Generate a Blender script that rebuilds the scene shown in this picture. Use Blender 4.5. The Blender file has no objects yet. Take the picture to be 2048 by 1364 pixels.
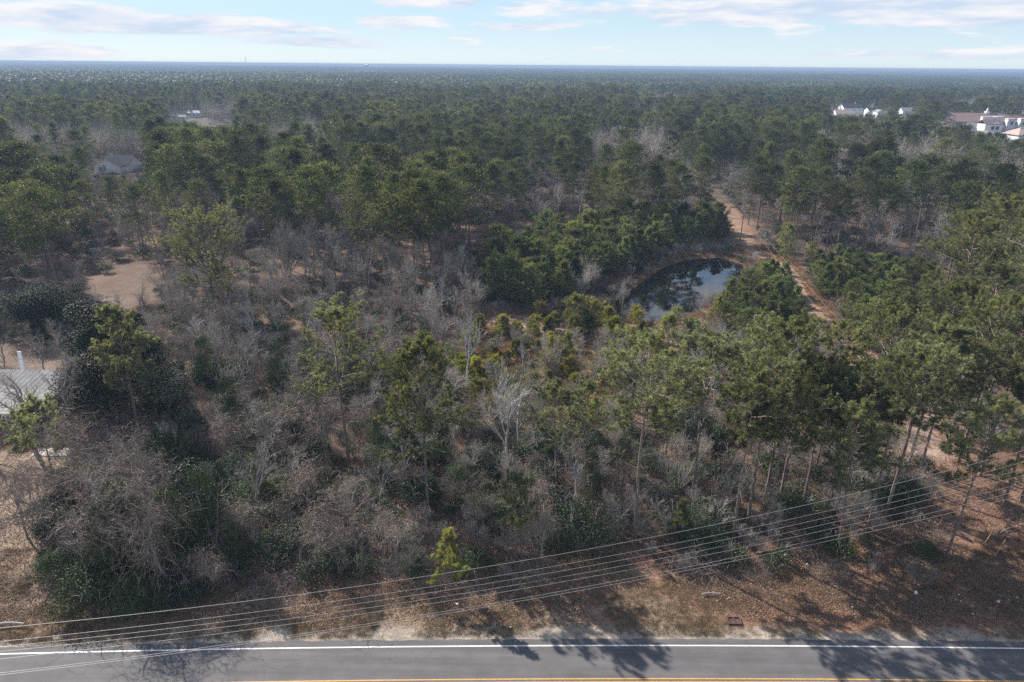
import bpy, math, random
import numpy as np
from mathutils import Matrix, Vector
rad = math.radians
RS = np.random.RandomState
rng = RS(11)
random.seed(11)
S = bpy.context.scene
COL = S.collection
# ------------------------------------------------------------------ camera
CAM_H = 48.0
cam = bpy.data.cameras.new('camera')
cam.lens = 24.0; cam.sensor_width = 36.0; cam.clip_start = 0.5; cam.clip_end = 30000
camo = bpy.data.objects.new('camera', cam); COL.objects.link(camo)
PITCH, ROLL = 22.0, 0.50
CM = Matrix.Translation((0, 0, CAM_H)) @ Matrix.Rotation(rad(90 - PITCH), 4, 'X') @ Matrix.Rotation(rad(ROLL), 4, 'Z')
camo.matrix_world = CM
S.camera = camo
F = 1365.3
R3 = np.array(CM.to_3x3()); C0 = np.array([0, 0, CAM_H])
def ray(px, py):
    d = R3 @ np.array([(px - 1024) / F, -(py - 682) / F, -1.0]); return d
def P(px, py, z=0.0):
    d = ray(px, py); t = (z - CAM_H) / d[2]; return C0 + d * t
def PY(px, py, Y):
    d = ray(px, py); return C0 + d * (Y / d[1])
def proj(p):
    q = (np.asarray(p, float) - C0) @ R3
    return 1024 + F * q[..., 0] / -q[..., 2], 682 - F * q[..., 1] / -q[..., 2]
# ------------------------------------------------------------------ world, sun, exposure
SUN_AZ, SUN_EL = -48.0, 37.0          # degrees from +Y towards +X, and above the horizon
sd = Vector((math.sin(rad(SUN_AZ)) * math.cos(rad(SUN_EL)), math.cos(rad(SUN_AZ)) * math.cos(rad(SUN_EL)), math.sin(rad(SUN_EL))))
sl = bpy.data.lights.new('sun', 'SUN'); sl.energy = 5.0; sl.angle = rad(0.55); sl.color = (1.0, 0.93, 0.83)
so = bpy.data.objects.new('sun', sl); COL.objects.link(so)
so.rotation_euler = (-sd).to_track_quat('-Z', 'Y').to_euler()
W = bpy.data.worlds.new('World'); S.world = W; W.use_nodes = True
class NT:
    def __init__(s, nt): s.t = nt; s.t.nodes.clear()
    def n(s, ty, ins=None, **kw):
        nd = s.t.nodes.new(ty)
        for k, v in kw.items(): setattr(nd, k, v)
        for k, v in (ins or {}).items():
            if isinstance(v, tuple) and len(v) == 2 and hasattr(v[0], 'outputs'): s.t.links.new(v[0].outputs[v[1]], nd.inputs[k])
            elif hasattr(v, 'outputs'): s.t.links.new(v.outputs[0], nd.inputs[k])
            else: nd.inputs[k].default_value = v
        return nd
    def m(s, op, a, b=0.0, c=0.0, clamp=False): return s.n('ShaderNodeMath', {0: a, 1: b, 2: c}, operation=op, use_clamp=clamp)
    def mix(s, f, a, b, bt='MIX'): 
        nd = s.n('ShaderNodeMix', {0: f, 6: a, 7: b}, data_type='RGBA', blend_type=bt)
        return (nd, 2)
    def ramp(s, f, stops):
        nd = s.n('ShaderNodeValToRGB', {0: f}); cr = nd.color_ramp
        while len(cr.elements) < len(stops): cr.elements.new(0.5)
        for e, (p, c) in zip(cr.elements, stops): e.position = p; e.color = (c if len(c) == 4 else tuple(c) + (1,))
        return nd
t = NT(W.node_tree)
sky = t.n('ShaderNodeTexSky'); sky.sky_type = 'NISHITA'; sky.sun_disc = False
sky.sun_elevation = rad(SUN_EL); sky.sun_rotation = rad(SUN_AZ); sky.altitude = 50; sky.air_density = 1.0; sky.dust_density = 0.15; sky.ozone_density = 3.0
SKY = 0.092
tc = t.n('ShaderNodeTexCoord'); sp = t.n('ShaderNodeSeparateXYZ', {0: (tc, 'Generated')})
az = t.m('ARCTAN2', (sp, 0), (sp, 1)); el = t.m('ARCSINE', (sp, 2))
azd = t.m('MULTIPLY', az, 57.2958); eld = t.m('MULTIPLY', el, 57.2958)
vec = t.n('ShaderNodeCombineXYZ', {0: t.m('MULTIPLY', azd, 0.11), 1: t.m('MULTIPLY', eld, 0.62), 2: 3.0})
n1 = t.n('ShaderNodeTexNoise', {'Vector': vec, 'Scale': 1.0, 'Detail': 9.0, 'Roughness': 0.58, 'Lacunarity': 2.2, 'Distortion': 0.25})
vec2 = t.n('ShaderNodeVectorMath', {0: vec, 1: (0.0, 0.17, 0.0)}, operation='ADD')
n1b = t.n('ShaderNodeTexNoise', {'Vector': vec2, 'Scale': 1.0, 'Detail': 4.0, 'Roughness': 0.5, 'Distortion': 0.25})
# cloud banks: soft ellipses in azimuth / elevation (degrees) over a general scatter
def dirdeg(px, py):
    d = ray(px, py); d = d / np.linalg.norm(d); return math.degrees(math.atan2(d[0], d[1])), math.degrees(math.asin(d[2]))
banks = [(60, 28, 7, .8, .9), (330, 52, 9, .7, .95), (620, 85, 6, .45, .75), (120, 100, 4, .35, .6), (850, 3, 5, .55, .95), (1070, 15, 4.5, .5, .95),
         (790, 45, 2.6, .5, 1.0), (1720, 18, 11, 1.15, 1.0), (1500, 45, 8, .5, .65), (1960, 42, 6, .3, .6), (1100, 52, 5, .25, .55), (680, 92, 3, .3, .7), (1700, 108, 7, .3, .45), (1430, 66, 5, .3, .5)]
mask = None
for (px, py, ra, re_, amp) in banks:
    a0, e0 = dirdeg(px, py)
    da = t.m('DIVIDE', t.m('SUBTRACT', azd, a0), ra * 1.25); de = t.m('DIVIDE', t.m('SUBTRACT', eld, e0), re_ * 1.15)
    g = t.m('MULTIPLY', t.m('EXPONENT', t.m('MULTIPLY', t.m('ADD', t.m('MULTIPLY', da, da), t.m('MULTIPLY', de, de)), -1.0)), amp)
    mask = g if mask is None else t.m('MAXIMUM', mask, g)
gen = t.n('ShaderNodeMapRange', {0: eld, 1: 4.2, 2: 9.0, 3: 0.0, 4: 0.36})
mask = t.m('MAXIMUM', mask, gen)
dens = t.m('ADD', t.m('MULTIPLY', n1, 3.6), t.m('SUBTRACT', t.m('MULTIPLY', mask, 1.2), 2.08))
dens = t.n('ShaderNodeMapRange', {0: dens, 1: 0.0, 2: 0.5, 3: 0.0, 4: 0.9}, interpolation_type='SMOOTHSTEP')
under = t.n('ShaderNodeMapRange', {0: t.m('SUBTRACT', n1b, n1), 1: -0.10, 2: 0.10, 3: 0.0, 4: 1.0})
ccol = t.mix(under, (0.575, 0.565, 0.575, 1), (0.37, 0.435, 0.54, 1))
skc = t.n('ShaderNodeVectorMath', {0: sky, 'Scale': SKY}, operation='SCALE')
# thin high veil: the sky near the horizon is milky
veil = t.n('ShaderNodeMapRange', {0: eld, 1: 3.0, 2: 20.0, 3: 0.85, 4: 0.0})
vcol = t.ramp(t.n('ShaderNodeMapRange', {0: eld, 1: 0.0, 2: 6.0, 3: 0.0, 4: 1.0}), [(0.0, (.44, .525, .575)), (0.45, (.355, .47, .56)), (1.0, (.275, .41, .55))])
skc = t.mix(veil, skc, vcol)
fin = t.mix(dens, skc, ccol)
bg = t.n('ShaderNodeBackground', {0: fin, 1: 1.0})
t.t.links.new(bg.outputs[0], t.n('ShaderNodeOutputWorld').inputs[0])
S.view_settings.view_transform = 'Standard'; S.view_settings.look = 'None'; S.view_settings.gamma = 1.0
S.view_settings.use_curve_mapping = False; S.view_settings.exposure = 0.76
S.cycles.max_bounces = 6; S.cycles.diffuse_bounces = 3; S.cycles.glossy_bounces = 2; S.cycles.transmission_bounces = 3
S.cycles.volume_bounces = 0; S.cycles.transparent_max_bounces = 8
S.cycles.use_denoising = False
S.cycles.caustics_reflective = False; S.cycles.caustics_refractive = False
S.cycles.sample_clamp_indirect = 3.0; S.cycles.sample_clamp_direct = 8.0
S.cycles.use_adaptive_sampling = True; S.cycles.adaptive_threshold = 0.01

# ------------------------------------------------------------------ materials
MATS = {}
def newmat(name):
    m = bpy.data.materials.new(name); m.use_nodes = True; MATS[name] = m
    return m, NT(m.node_tree)
def out(t, sh): t.t.links.new(sh.outputs[0], t.n('ShaderNodeOutputMaterial').inputs['Surface'])
def foliage(name, stops, rough=0.5, trans=0.35, spec=0.4, tcol=None, rvar=0.35, v0=.58, v1=.9):
    m, t = newmat(name)
    at = t.n('ShaderNodeAttribute', attribute_name='tint')
    oi = t.n('ShaderNodeObjectInfo')
    f = t.m('ADD', (at, 'Fac'), t.m('MULTIPLY', t.m('SUBTRACT', (oi, 'Random'), 0.5), rvar), clamp=True)
    c = t.ramp(f, stops)
    # every plant its own hue and depth
    hs = t.n('ShaderNodeHueSaturation', {'Hue': t.m('ADD', 0.49, t.m('MULTIPLY', t.m('FRACT', t.m('MULTIPLY', (oi, 'Random'), 17.3)), 0.02)),
                                         'Saturation': t.m('ADD', 0.82, t.m('MULTIPLY', t.m('FRACT', t.m('MULTIPLY', (oi, 'Random'), 41.7)), 0.3)),
                                         'Value': t.m('ADD', v0, t.m('MULTIPLY', t.m('FRACT', t.m('MULTIPLY', (oi, 'Random'), 7.9)), v1)), 'Color': c})
    b = t.n('ShaderNodeBsdfPrincipled', {'Base Color': hs, 'Roughness': rough, 'Specular IOR Level': spec})
    tr = t.n('ShaderNodeBsdfTranslucent', {0: t.mix(1.0, hs, tcol or (1.5, 1.5, 0.7, 1), 'MULTIPLY')})
    out(t, t.n('ShaderNodeMixShader', {0: trans, 1: b, 2: tr}))
    return m
foliage('pine_needles', [(0.0, (.036, .050, .027)), (0.45, (.080, .096, .044)), (0.8, (.150, .155, .066)), (1.0, (.25, .22, .11))], 0.55, 0.38, 0.25)
foliage('pale_pine_needles', [(0.0, (.075, .098, .060)), (0.5, (.20, .215, .125)), (1.0, (.47, .44, .29))], 0.48, 0.42, 0.3, rvar=.15, v0=.92, v1=.3)
foliage('young_pine_needles', [(0.0, (.054, .080, .038)), (0.5, (.142, .168, .074)), (1.0, (.32, .31, .14))], 0.52, 0.37, 0.3)
foliage('yellowing_pine_needles', [(0.0, (.085, .11, .030)), (0.5, (.21, .215, .052)), (1.0, (.40, .33, .085))], 0.45, 0.4, 0.4)
foliage('magnolia_leaf', [(0.0, (.012, .022, .012)), (0.7, (.030, .048, .024)), (1.0, (.055, .060, .035))], 0.6, 0.08, 0.12)
foliage('evergreen_leaf', [(0.0, (.020, .034, .016)), (0.6, (.050, .074, .032)), (1.0, (.115, .135, .065))], 0.5, 0.18, 0.25)
foliage('ivy_leaf', [(0.0, (.022, .038, .014)), (0.6, (.045, .070, .022)), (1.0, (.12, .135, .05))], 0.5, 0.2, 0.22)
foliage('near_pine_needles', [(0.0, (.058, .076, .042)), (0.5, (.148, .163, .082)), (1.0, (.40, .37, .20))], 0.48, 0.42, 0.3, rvar=.15, v0=.92, v1=.3)
foliage('dry_grass', [(0.0, (.16, .10, .055)), (0.5, (.30, .185, .10)), (1.0, (.42, .28, .17))], 0.7, 0.3, 0.2, (1.1, 1, .9, 1))
foliage('verge_grass', [(0.0, (.13, .10, .055)), (0.5, (.22, .165, .10)), (1.0, (.33, .26, .16))], 0.7, 0.25, 0.2, (1.1, 1, .9, 1))
foliage('fallen_leaf', [(0.0, (.10, .055, .035)), (0.5, (.23, .13, .085)), (0.85, (.34, .21, .15)), (1.0, (.5, .38, .3))], 0.55, 0.1, 0.4, (1, 1, 1, 1))
foliage('russet_leaf', [(0.0, (.14, .07, .03)), (0.6, (.26, .14, .05)), (1.0, (.36, .22, .08))], 0.6, 0.3, 0.3, (1.2, 1, .7, 1))
def bark(name, a, b, scale=6.0, rvar=0.4, rough=0.85):
    m, t = newmat(name)
    tc = t.n('ShaderNodeTexCoord'); oi = t.n('ShaderNodeObjectInfo')
    mp = t.n('ShaderNodeMapping', {'Vector': (tc, 'Object'), 'Scale': (1, 1, .25)})
    n = t.n('ShaderNodeTexNoise', {'Vector': mp, 'Scale': scale, 'Detail': 5.0, 'Roughness': .65})
    c = t.ramp(n, [(0.32, a), (0.68, b)])
    v = t.m('ADD', 1 - rvar / 2, t.m('MULTIPLY', (oi, 'Random'), rvar))
    hs = t.n('ShaderNodeHueSaturation', {'Value': v, 'Color': c})
    bp = t.n('ShaderNodeBump', {'Strength': .5, 'Distance': .05, 'Height': n})
    out(t, t.n('ShaderNodeBsdfPrincipled', {'Base Color': hs, 'Roughness': rough, 'Specular IOR Level': .25, 'Normal': bp}))
    return m
bark('pine_bark', (.11, .082, .07), (.27, .215, .185))
bark('grey_bark', (.17, .155, .145), (.40, .37, .345))
bark('grey_twig', (.30, .262, .222), (.54, .485, .425), 3.0)
bark('pale_twig', (.34, .32, .30), (.55, .53, .50), 3.0)
bark('brown_vine', (.145, .108, .086), (.34, .27, .225), 3.0)
bark('far_twig', (.09, .08, .072), (.17, .152, .14), 3.0)
bark('pink_twig', (.26, .17, .145), (.42, .30, .27), 3.0)
bark('weathered_wood', (.11, .095, .085), (.22, .20, .18), 5.0)
def plain(name, col, rough=0.6, metal=0.0, var=0.12, scale=2.0, spec=0.5):
    m, t = newmat(name)
    tc = t.n('ShaderNodeTexCoord')
    n = t.n('ShaderNodeTexNoise', {'Vector': (tc, 'Object'), 'Scale': scale, 'Detail': 6.0, 'Roughness': .6})
    k = t.n('ShaderNodeMapRange', {0: n, 1: .3, 2: .7, 3: 1 - var, 4: 1 + var})
    cc = t.n('ShaderNodeVectorMath', {0: tuple(col), 'Scale': k}, operation='SCALE')
    out(t, t.n('ShaderNodeBsdfPrincipled', {'Base Color': cc, 'Roughness': rough, 'Metallic': metal, 'Specular IOR Level': spec}))
    return m
plain('white_siding', (.80, .81, .83), .6); plain('blue_grey_siding', (.55, .60, .68), .6)
plain('white_paint', (.74, .74, .73), .5); plain('slate_shingle', (.05, .056, .064), .9, var=.3, scale=1.2, spec=.1)
plain('maroon_shingle', (.20, .125, .115), .8, var=.25, scale=.6); plain('tan_shingle', (.42, .32, .28), .8, var=.2)
plain('grey_shingle', (.26, .26, .27), .8, var=.25)
plain('metal_roof', (.20, .20, .205), .8, .0, .3, .9, .15); plain('light_metal_roof', (.30, .29, .285), .8, .0, .3, .9, .15)
plain('dark_glass', (.03, .04, .05), .12); plain('dark_screen_and_shade', (.05, .055, .065), .5)
plain('concrete', (.46, .42, .38), .8); plain('red_plastic', (.50, .06, .05), .45); plain('hydrant_red', (.34, .07, .055), .5)
plain('pale_cap', (.58, .58, .60), .45); plain('white_litter', (.80, .80, .80), .5); plain('rust_iron', (.10, .055, .045), .7)
plain('wire_metal', (.30, .295, .29), .5, .2, .1); plain('thin_cable', (.10, .10, .105), .5); plain('yellow_guard', (.42, .27, .05), .5)
plain('transformer_grey', (.50, .53, .55), .4, .2); plain('insulator', (.55, .53, .5), .3); plain('bark_log', (.36, .33, .31), .8)
plain('car_white', (.7, .7, .7), .25); plain('car_dark', (.03, .035, .04), .25)
# ------------------------------------------------------------------ mesh building
class Geo:
    """arrays of triangles and a tint per vertex"""
    def __init__(s): s.V = []; s.T = []; s.A = []; s.n = 0
    def add(s, V, T, a=None):
        V = np.asarray(V, float).reshape(-1, 3); T = np.asarray(T, int).reshape(-1, 3)
        s.V.append(V); s.T.append(T + s.n); s.A.append(np.full(len(V), .5) if a is None else np.asarray(a, float).reshape(-1)); s.n += len(V)
    def segs(s, A, B, ra, rb, k=3):
        A = np.asarray(A, float).reshape(-1, 3); B = np.asarray(B, float).reshape(-1, 3)
        ra = np.broadcast_to(ra, len(A)); rb = np.broadcast_to(rb, len(A))
        d = B - A; L = np.linalg.norm(d, axis=1, keepdims=True) + 1e-9; d = d / L
        ref = np.where(np.abs(d[:, 2:3]) > .9, np.array([[1., 0, 0]]), np.array([[0, 0, 1.]]))
        u = np.cross(d, ref); u /= np.linalg.norm(u, axis=1, keepdims=True); v = np.cross(d, u)
        an = np.arange(k) * 2 * np.pi / k
        ring = u[:, None] * np.cos(an)[None, :, None] + v[:, None] * np.sin(an)[None, :, None]
        V = np.stack([A[:, None] + ring * ra[:, None, None], B[:, None] + ring * rb[:, None, None]], 1).reshape(-1, 3)
        i = np.arange(k); j = (i + 1) % k
        f = np.concatenate([np.stack([i, j, j + k], 1), np.stack([i, j + k, i + k], 1)])
        s.add(V, (f[None] + (np.arange(len(A)) * 2 * k)[:, None, None]))
    def ribs(s, A, B, w, tint=None, rg=rng):
        """flat twigs: one long thin triangle pair each, turned at random"""
        A = np.asarray(A, float).reshape(-1, 3); B = np.asarray(B, float).reshape(-1, 3); n = len(A)
        d = B - A; r = rg.normal(size=(n, 3)); q = np.cross(d, r); q /= np.linalg.norm(q, axis=1, keepdims=True) + 1e-9
        w = np.broadcast_to(w, n)[:, None] * .5
        V = np.stack([A - q * w, A + q * w, B + q * w * .55, B - q * w * .55], 1).reshape(-1, 3)
        f = np.array([[0, 1, 2], [0, 2, 3]])
        s.add(V, f[None] + (np.arange(n) * 4)[:, None, None], None if tint is None else np.repeat(tint, 4))
    def blades(s, c, d, L, w, tint, rg=rng):
        n = len(c); r = rg.normal(size=(n, 3)); q = np.cross(d, r); q /= np.linalg.norm(q, axis=1, keepdims=True) + 1e-9
        w = np.broadcast_to(w, n)[:, None] * .5; L = np.broadcast_to(L, n)[:, None]
        V = np.stack([c - q * w, c + q * w, c + d * L], 1).reshape(-1, 3)
        s.add(V, np.arange(3 * n).reshape(-1, 3), np.repeat(tint, 3))
    def leaves(s, c, nrm, L, w, tint, rg=rng):
        n = len(c); r = rg.normal(size=(n, 3)); a = np.cross(nrm, r); a /= np.linalg.norm(a, axis=1, keepdims=True) + 1e-9
        b = np.cross(nrm, a); L = np.broadcast_to(L, n)[:, None] * .5; w = np.broadcast_to(w, n)[:, None] * .5
        V = np.stack([c - a * L, c + b * w, c + a * L, c - b * w], 1).reshape(-1, 3)
        f = np.array([[0, 1, 2], [0, 2, 3]])
        s.add(V, f[None] + (np.arange(n) * 4)[:, None, None], np.repeat(tint, 4))
    def box(s, x0, x1, y0, y1, z0, z1):
        V = [(x, y, z) for z in (z0, z1) for y in (y0, y1) for x in (x0, x1)]
        T = [(0, 2, 3), (0, 3, 1), (4, 5, 7), (4, 7, 6), (0, 1, 5), (0, 5, 4), (2, 6, 7), (2, 7, 3), (0, 4, 6), (0, 6, 2), (1, 3, 7), (1, 7, 5)]
        s.add(V, T)
    def poly(s, pts, thick=None):
        n = len(pts); pts = np.asarray(pts, float)
        s.add(pts, [(0, i, i + 1) for i in range(1, n - 1)])
        if thick is not None:
            s.add(np.concatenate([pts, pts - np.array([0, 0, thick])]),
                  [(n, n + i + 1, n + i) for i in range(1, n - 1)] + [t_ for i in range(n) for t_ in ((i, i + n, (i + 1) % n + n), (i, (i + 1) % n + n, (i + 1) % n))])
    def lathe(s, prof, k=10, c=(0, 0, 0)):
        an = np.arange(k) * 2 * np.pi / k; V = []
        for r, z in prof: V += [(c[0] + r * math.cos(a), c[1] + r * math.sin(a), c[2] + z) for a in an]
        T = []
        for i in range(len(prof) - 1):
            for j in range(k):
                a, b = i * k + j, i * k + (j + 1) % k; T += [(a, b, b + k), (a, b + k, a + k)]
        s.add(V, T)
    def merge(s, g):
        if g.n: V, T, A = g.arr(); s.add(V, T, A)
    def arr(s): return np.concatenate(s.V), np.concatenate(s.T), np.concatenate(s.A)
def mesh(name, parts, smooth=False):
    """parts: [(Geo, material name)] -> one mesh"""
    me = bpy.data.meshes.new(name); Vs, Ts, As, Ms = [], [], [], []; n = 0
    for i, (g, m) in enumerate(parts):
        V, T, A = g.arr(); Vs.append(V); Ts.append(T + n); As.append(A); Ms.append(np.full(len(T), i)); n += len(V); me.materials.append(MATS[m])
    V = np.concatenate(Vs); T = np.concatenate(Ts); A = np.concatenate(As); M = np.concatenate(Ms)
    me.vertices.add(len(V)); me.vertices.foreach_set('co', V.astype(np.float32).ravel())
    me.loops.add(len(T) * 3); me.loops.foreach_set('vertex_index', T.astype(np.int32).ravel())
    me.polygons.add(len(T)); me.polygons.foreach_set('loop_start', (np.arange(len(T)) * 3).astype(np.int32))
    me.polygons.foreach_set('material_index', M.astype(np.int32))
    me.polygons.foreach_set('use_smooth', np.full(len(T), bool(smooth)))
    at = me.attributes.new('tint', 'FLOAT', 'POINT'); at.data.foreach_set('value', A.astype(np.float32))
    me.update(calc_edges=True)
    TRI[0] += len(T)
    return me
TRI = [0]
def link(name, me, parent=None, loc=None):
    o = bpy.data.objects.new(name, me); COL.objects.link(o)
    if parent: o.parent = parent
    if loc is not None: o.location = loc
    return o
def tag(o, label=None, cat=None, group=None, kind=None):
    if label: o['label'] = label
    if cat: o['category'] = cat
    if group: o['group'] = group
    if kind: o['kind'] = kind
    return o
def empty(name, loc, rz=0.0, sc=1.0):
    o = bpy.data.objects.new(name, None); COL.objects.link(o); o.location = loc; o.rotation_euler = (0, 0, rz)
    o.scale = (sc, sc, sc) if not isinstance(sc, tuple) else sc
    o.empty_display_size = .5
    return o
def part(name, g, mat, parent=None, loc=None, smooth=False): return link(name, mesh(name, [(g, mat)], smooth), parent, loc)
def unit(v): return v / (np.linalg.norm(v, axis=-1, keepdims=True) + 1e-9)
# ------------------------------------------------------------------ plant generators
def curve(P0, D, L, m, wander, up, rg):
    """n branches of m segments: points (n, m+1, 3) and directions (n, m+1, 3)"""
    pts = [P0]; ds = [D]; p = P0; d = D
    for i in range(m):
        p = p + d * (L / m)[:, None]; d = unit(d + rg.normal(size=d.shape) * wander + np.array([0, 0, up])); pts.append(p); ds.append(d)
    return np.stack(pts, 1), np.stack(ds, 1)
def emit(g, pts, r0, r1, k, rg):
    m = pts.shape[1] - 1; tt = np.linspace(0, 1, m + 1); rr = r0[:, None] * (1 - tt) + r1[:, None] * tt
    for i in range(m):
        if k >= 3: g.segs(pts[:, i], pts[:, i + 1], rr[:, i], rr[:, i + 1], k)
        else: g.ribs(pts[:, i], pts[:, i + 1], rr[:, i] * 2, rg=rg)
def children(pts, ds, L, R, c, t0, t1, spread, up, lf, rf, rg):
    n, m1, _ = pts.shape; m = m1 - 1
    tt = t0 + (t1 - t0) * (np.arange(c)[None] + rg.rand(n, c)) / c
    x = tt * m; i = np.minimum(x.astype(int), m - 1); f = (x - i)[..., None]; ar = np.arange(n)[:, None]
    p = pts[ar, i] * (1 - f) + pts[ar, i + 1] * f; d = ds[ar, i]
    r = rg.normal(size=d.shape); side = unit(r - d * np.sum(r * d, -1, keepdims=True))
    nd = unit(d + side * spread * (0.7 + .6 * rg.rand(n, c, 1)) + np.array([0, 0, up]))
    nl = (L[:, None] * lf * (1.15 - .55 * tt) * (.75 + .5 * rg.rand(n, c))); nr = R[:, None] * rf * (1.1 - .5 * tt)
    return p.reshape(-1, 3), nd.reshape(-1, 3), nl.reshape(-1), nr.reshape(-1)
def pine(seed, H=22, cb=.5, R=4.5, nl=30, subs=8, tufts=7, blades=24, bl=.31, bw=.048, shape='round', lean=.02, r0=.2, stubs=8, gap=.12, k=6, up0=.25, sk=3, drop=.14):
    rg = RS(seed); wood = Geo(); fol = Geo()
    n = 9; ph = rg.rand() * 6.28
    tr = np.zeros((1, n + 1, 3)); tz = np.linspace(0, 1, n + 1)
    tr[0, :, 2] = tz * H * .97
    tr[0, :, 0] = lean * H * tz ** 1.3 * math.cos(ph) + .012 * H * np.sin(tz * 5 + ph) * tz; tr[0, :, 1] = lean * H * tz ** 1.3 * math.sin(ph) + .010 * H * np.sin(tz * 4 + 2 * ph) * tz
    rr = r0 * (1.0 - .85 * tz) ; rr[0] *= 1.25
    for i in range(n): wood.segs(tr[0, i], tr[0, i + 1], rr[i:i + 1], rr[i + 1:i + 2], k)
    def trunk(h):
        x = np.clip(h, 0, .999) * n; i = x.astype(int); f = (x - i)[:, None]; return tr[0, i] * (1 - f) + tr[0, i + 1] * f
    s = (np.arange(nl) + rg.rand(nl)) / nl; h = cb + (1 - cb) * s * .98
    keep = rg.rand(nl) > gap; s = s[keep]; h = h[keep]; m = len(s)
    if shape == 'round': Lr = R * (.62 + .5 * np.sin(np.pi * (s * .85 + .1))) * np.sqrt(np.clip(1 - s ** 3.2, .05, 1))
    elif shape == 'flat': Lr = R * (.6 + .55 * s) * np.sqrt(np.clip(1 - s ** 6, .05, 1))
    else: Lr = R * (1.05 - s) ** .8
    Lr = Lr * (.72 + .5 * rg.rand(m))
    az = np.arange(m) * 2.399 + rg.rand(m) * 1.1
    e = up0 + (.45 if shape == 'flat' else .75) * s ** 1.6 + rg.normal(size=m) * .14
    D = np.stack([np.cos(az) * np.cos(e), np.sin(az) * np.cos(e), np.sin(e)], 1)
    P0 = trunk(h); lr = .028 + .055 * r0 / .2 * (Lr / R) * (1 - .5 * s)
    pts, ds = curve(P0, D, Lr, 5, .13, .07, rg); emit(wood, pts, lr, lr * .3, 4 if k > 4 else 3, rg)
    if stubs:
        hs = cb * (.45 + .55 * rg.rand(stubs)); a2 = rg.rand(stubs) * 6.28; e2 = rg.normal(size=stubs) * .25 - .05
        D2 = np.stack([np.cos(a2) * np.cos(e2), np.sin(a2) * np.cos(e2), np.sin(e2)], 1)
        p2, d2 = curve(trunk(hs), D2, .6 + rg.rand(stubs) * R * .55, 4, .15, .02, rg); emit(wood, p2, np.full(stubs, .035), np.full(stubs, .01), 3, rg)
    p, d, l, r = children(pts, ds, Lr, lr, subs, .3, 1.0, .75, .22, .42, .5, rg)
    l = np.clip(l, .35, None)
    p3, d3 = curve(p, d, l, 3, .16, .12, rg); emit(wood, p3, r * .7, r * .25, sk, rg)
    # needle tufts along the outer part of every spray and at the limb tips
    q, qd, ql, qr = children(p3, d3, l, r, tufts, .35, 1.05, .5, .45, .2, .5, rg)
    q = q + rg.normal(size=q.shape) * .10
    kk = rg.rand(len(q)) > drop; q = q[kk]; qd = qd[kk]
    tint = np.clip(.36 + .28 * rg.normal(size=len(q)) * .6 + .12 * (q[:, 2] - H * cb) / (H * (1 - cb)), 0, 1)
    c = np.repeat(q, blades, 0); bd = unit(np.repeat(qd, blades, 0) * .75 + rg.normal(size=c.shape) * .66 + np.array([0, 0, .22]))
    tt = np.clip(np.repeat(tint, blades) + rg.normal(size=len(c)) * .10, 0, 1)
    fol.blades(c + bd * .02, bd, bl * (.75 + .5 * rg.rand(len(c))), bw, tt, rg)
    return wood, fol
def cluster_pine(seed, H=23, cb=.5, R=4.6, ncl=46, per=26, size=.55, k=4, r0=.2, shape='round', up=0.0):
    """lighter pine for the middle distance: sprays of larger needle bunches on limbs"""
    rg = RS(seed); wood = Geo(); fol = Geo(); n = 5; ph = rg.rand() * 6.28; tz = np.linspace(0, 1, n + 1)
    tr = np.stack([.02 * H * tz * math.cos(ph) + .01 * H * np.sin(tz * 5), .02 * H * tz * math.sin(ph), tz * H * .96], 1); rr = r0 * (1.1 - .9 * tz)
    wood.segs(tr[:-1], tr[1:], rr[:-1], rr[1:], k)
    s = (np.arange(ncl) + rg.rand(ncl)) / ncl; h = cb + (1 - cb) * s * .98
    if shape == 'round': Lr = R * (.6 + .5 * np.sin(np.pi * (s * .85 + .1))) * np.sqrt(np.clip(1 - s ** 3.2, .04, 1))
    else: Lr = R * (1.05 - s) ** .75
    Lr *= .65 + .5 * rg.rand(ncl); az = np.arange(ncl) * 2.399 + rg.rand(ncl) * 1.4; e = .2 + up + .75 * s ** 1.6 + rg.normal(size=ncl) * .14
    D = np.stack([np.cos(az) * np.cos(e), np.sin(az) * np.cos(e), np.sin(e)], 1)
    x = h * n; i = np.minimum(x.astype(int), n - 1); f = (x - i)[:, None]; P0 = tr[i] * (1 - f) + tr[i + 1] * f
    tip = P0 + D * Lr[:, None]; wood.segs(P0, tip, .05, .015, 3)
    tt = .35 + .7 * rg.rand(ncl, per) ** .7
    c = P0[:, None] + (tip - P0)[:, None] * tt[..., None] + rg.normal(size=(ncl, per, 3)) * np.array([.55, .55, .26]) * (R / 4.6)
    c = c.reshape(-1, 3); bd = unit(rg.normal(size=c.shape) * .8 + np.array([0, 0, .55]) + np.repeat(D, per, 0) * .5)
    base = np.repeat(np.clip(.40 + .13 * rg.normal(size=ncl), 0, 1), per)
    for q in range(3):
        b2 = unit(bd + rg.normal(size=c.shape) * .65)
        fol.blades(c, b2, size * (.7 + .6 * rg.rand(len(c))), size * .26, np.clip(base + rg.normal(size=len(c)) * .17, 0, 1), rg)
    return wood, fol
def far_pine(rg, H, R, n=34, cb=.5):
    """far crown: a few dozen big needle bunches"""
    g = Geo(); u = unit(rg.normal(size=(n, 3))); u[:, 2] = np.abs(u[:, 2]) * 1.1 - .25
    rr = .55 + .5 * rg.rand(n); c = u * rr[:, None] * np.array([R, R, H * (1 - cb) * .62]) + np.array([0, 0, H * (cb + (1 - cb) * .36)])
    nr = unit(u + rg.normal(size=(n, 3)) * .55 + np.array([0, 0, .4]))
    g.leaves(c, nr, R * .62 * (.7 + .6 * rg.rand(n)), R * .42 * (.7 + .6 * rg.rand(n)), np.clip(.38 + .2 * rg.normal(size=n), 0, 1), rg)
    return g
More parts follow.
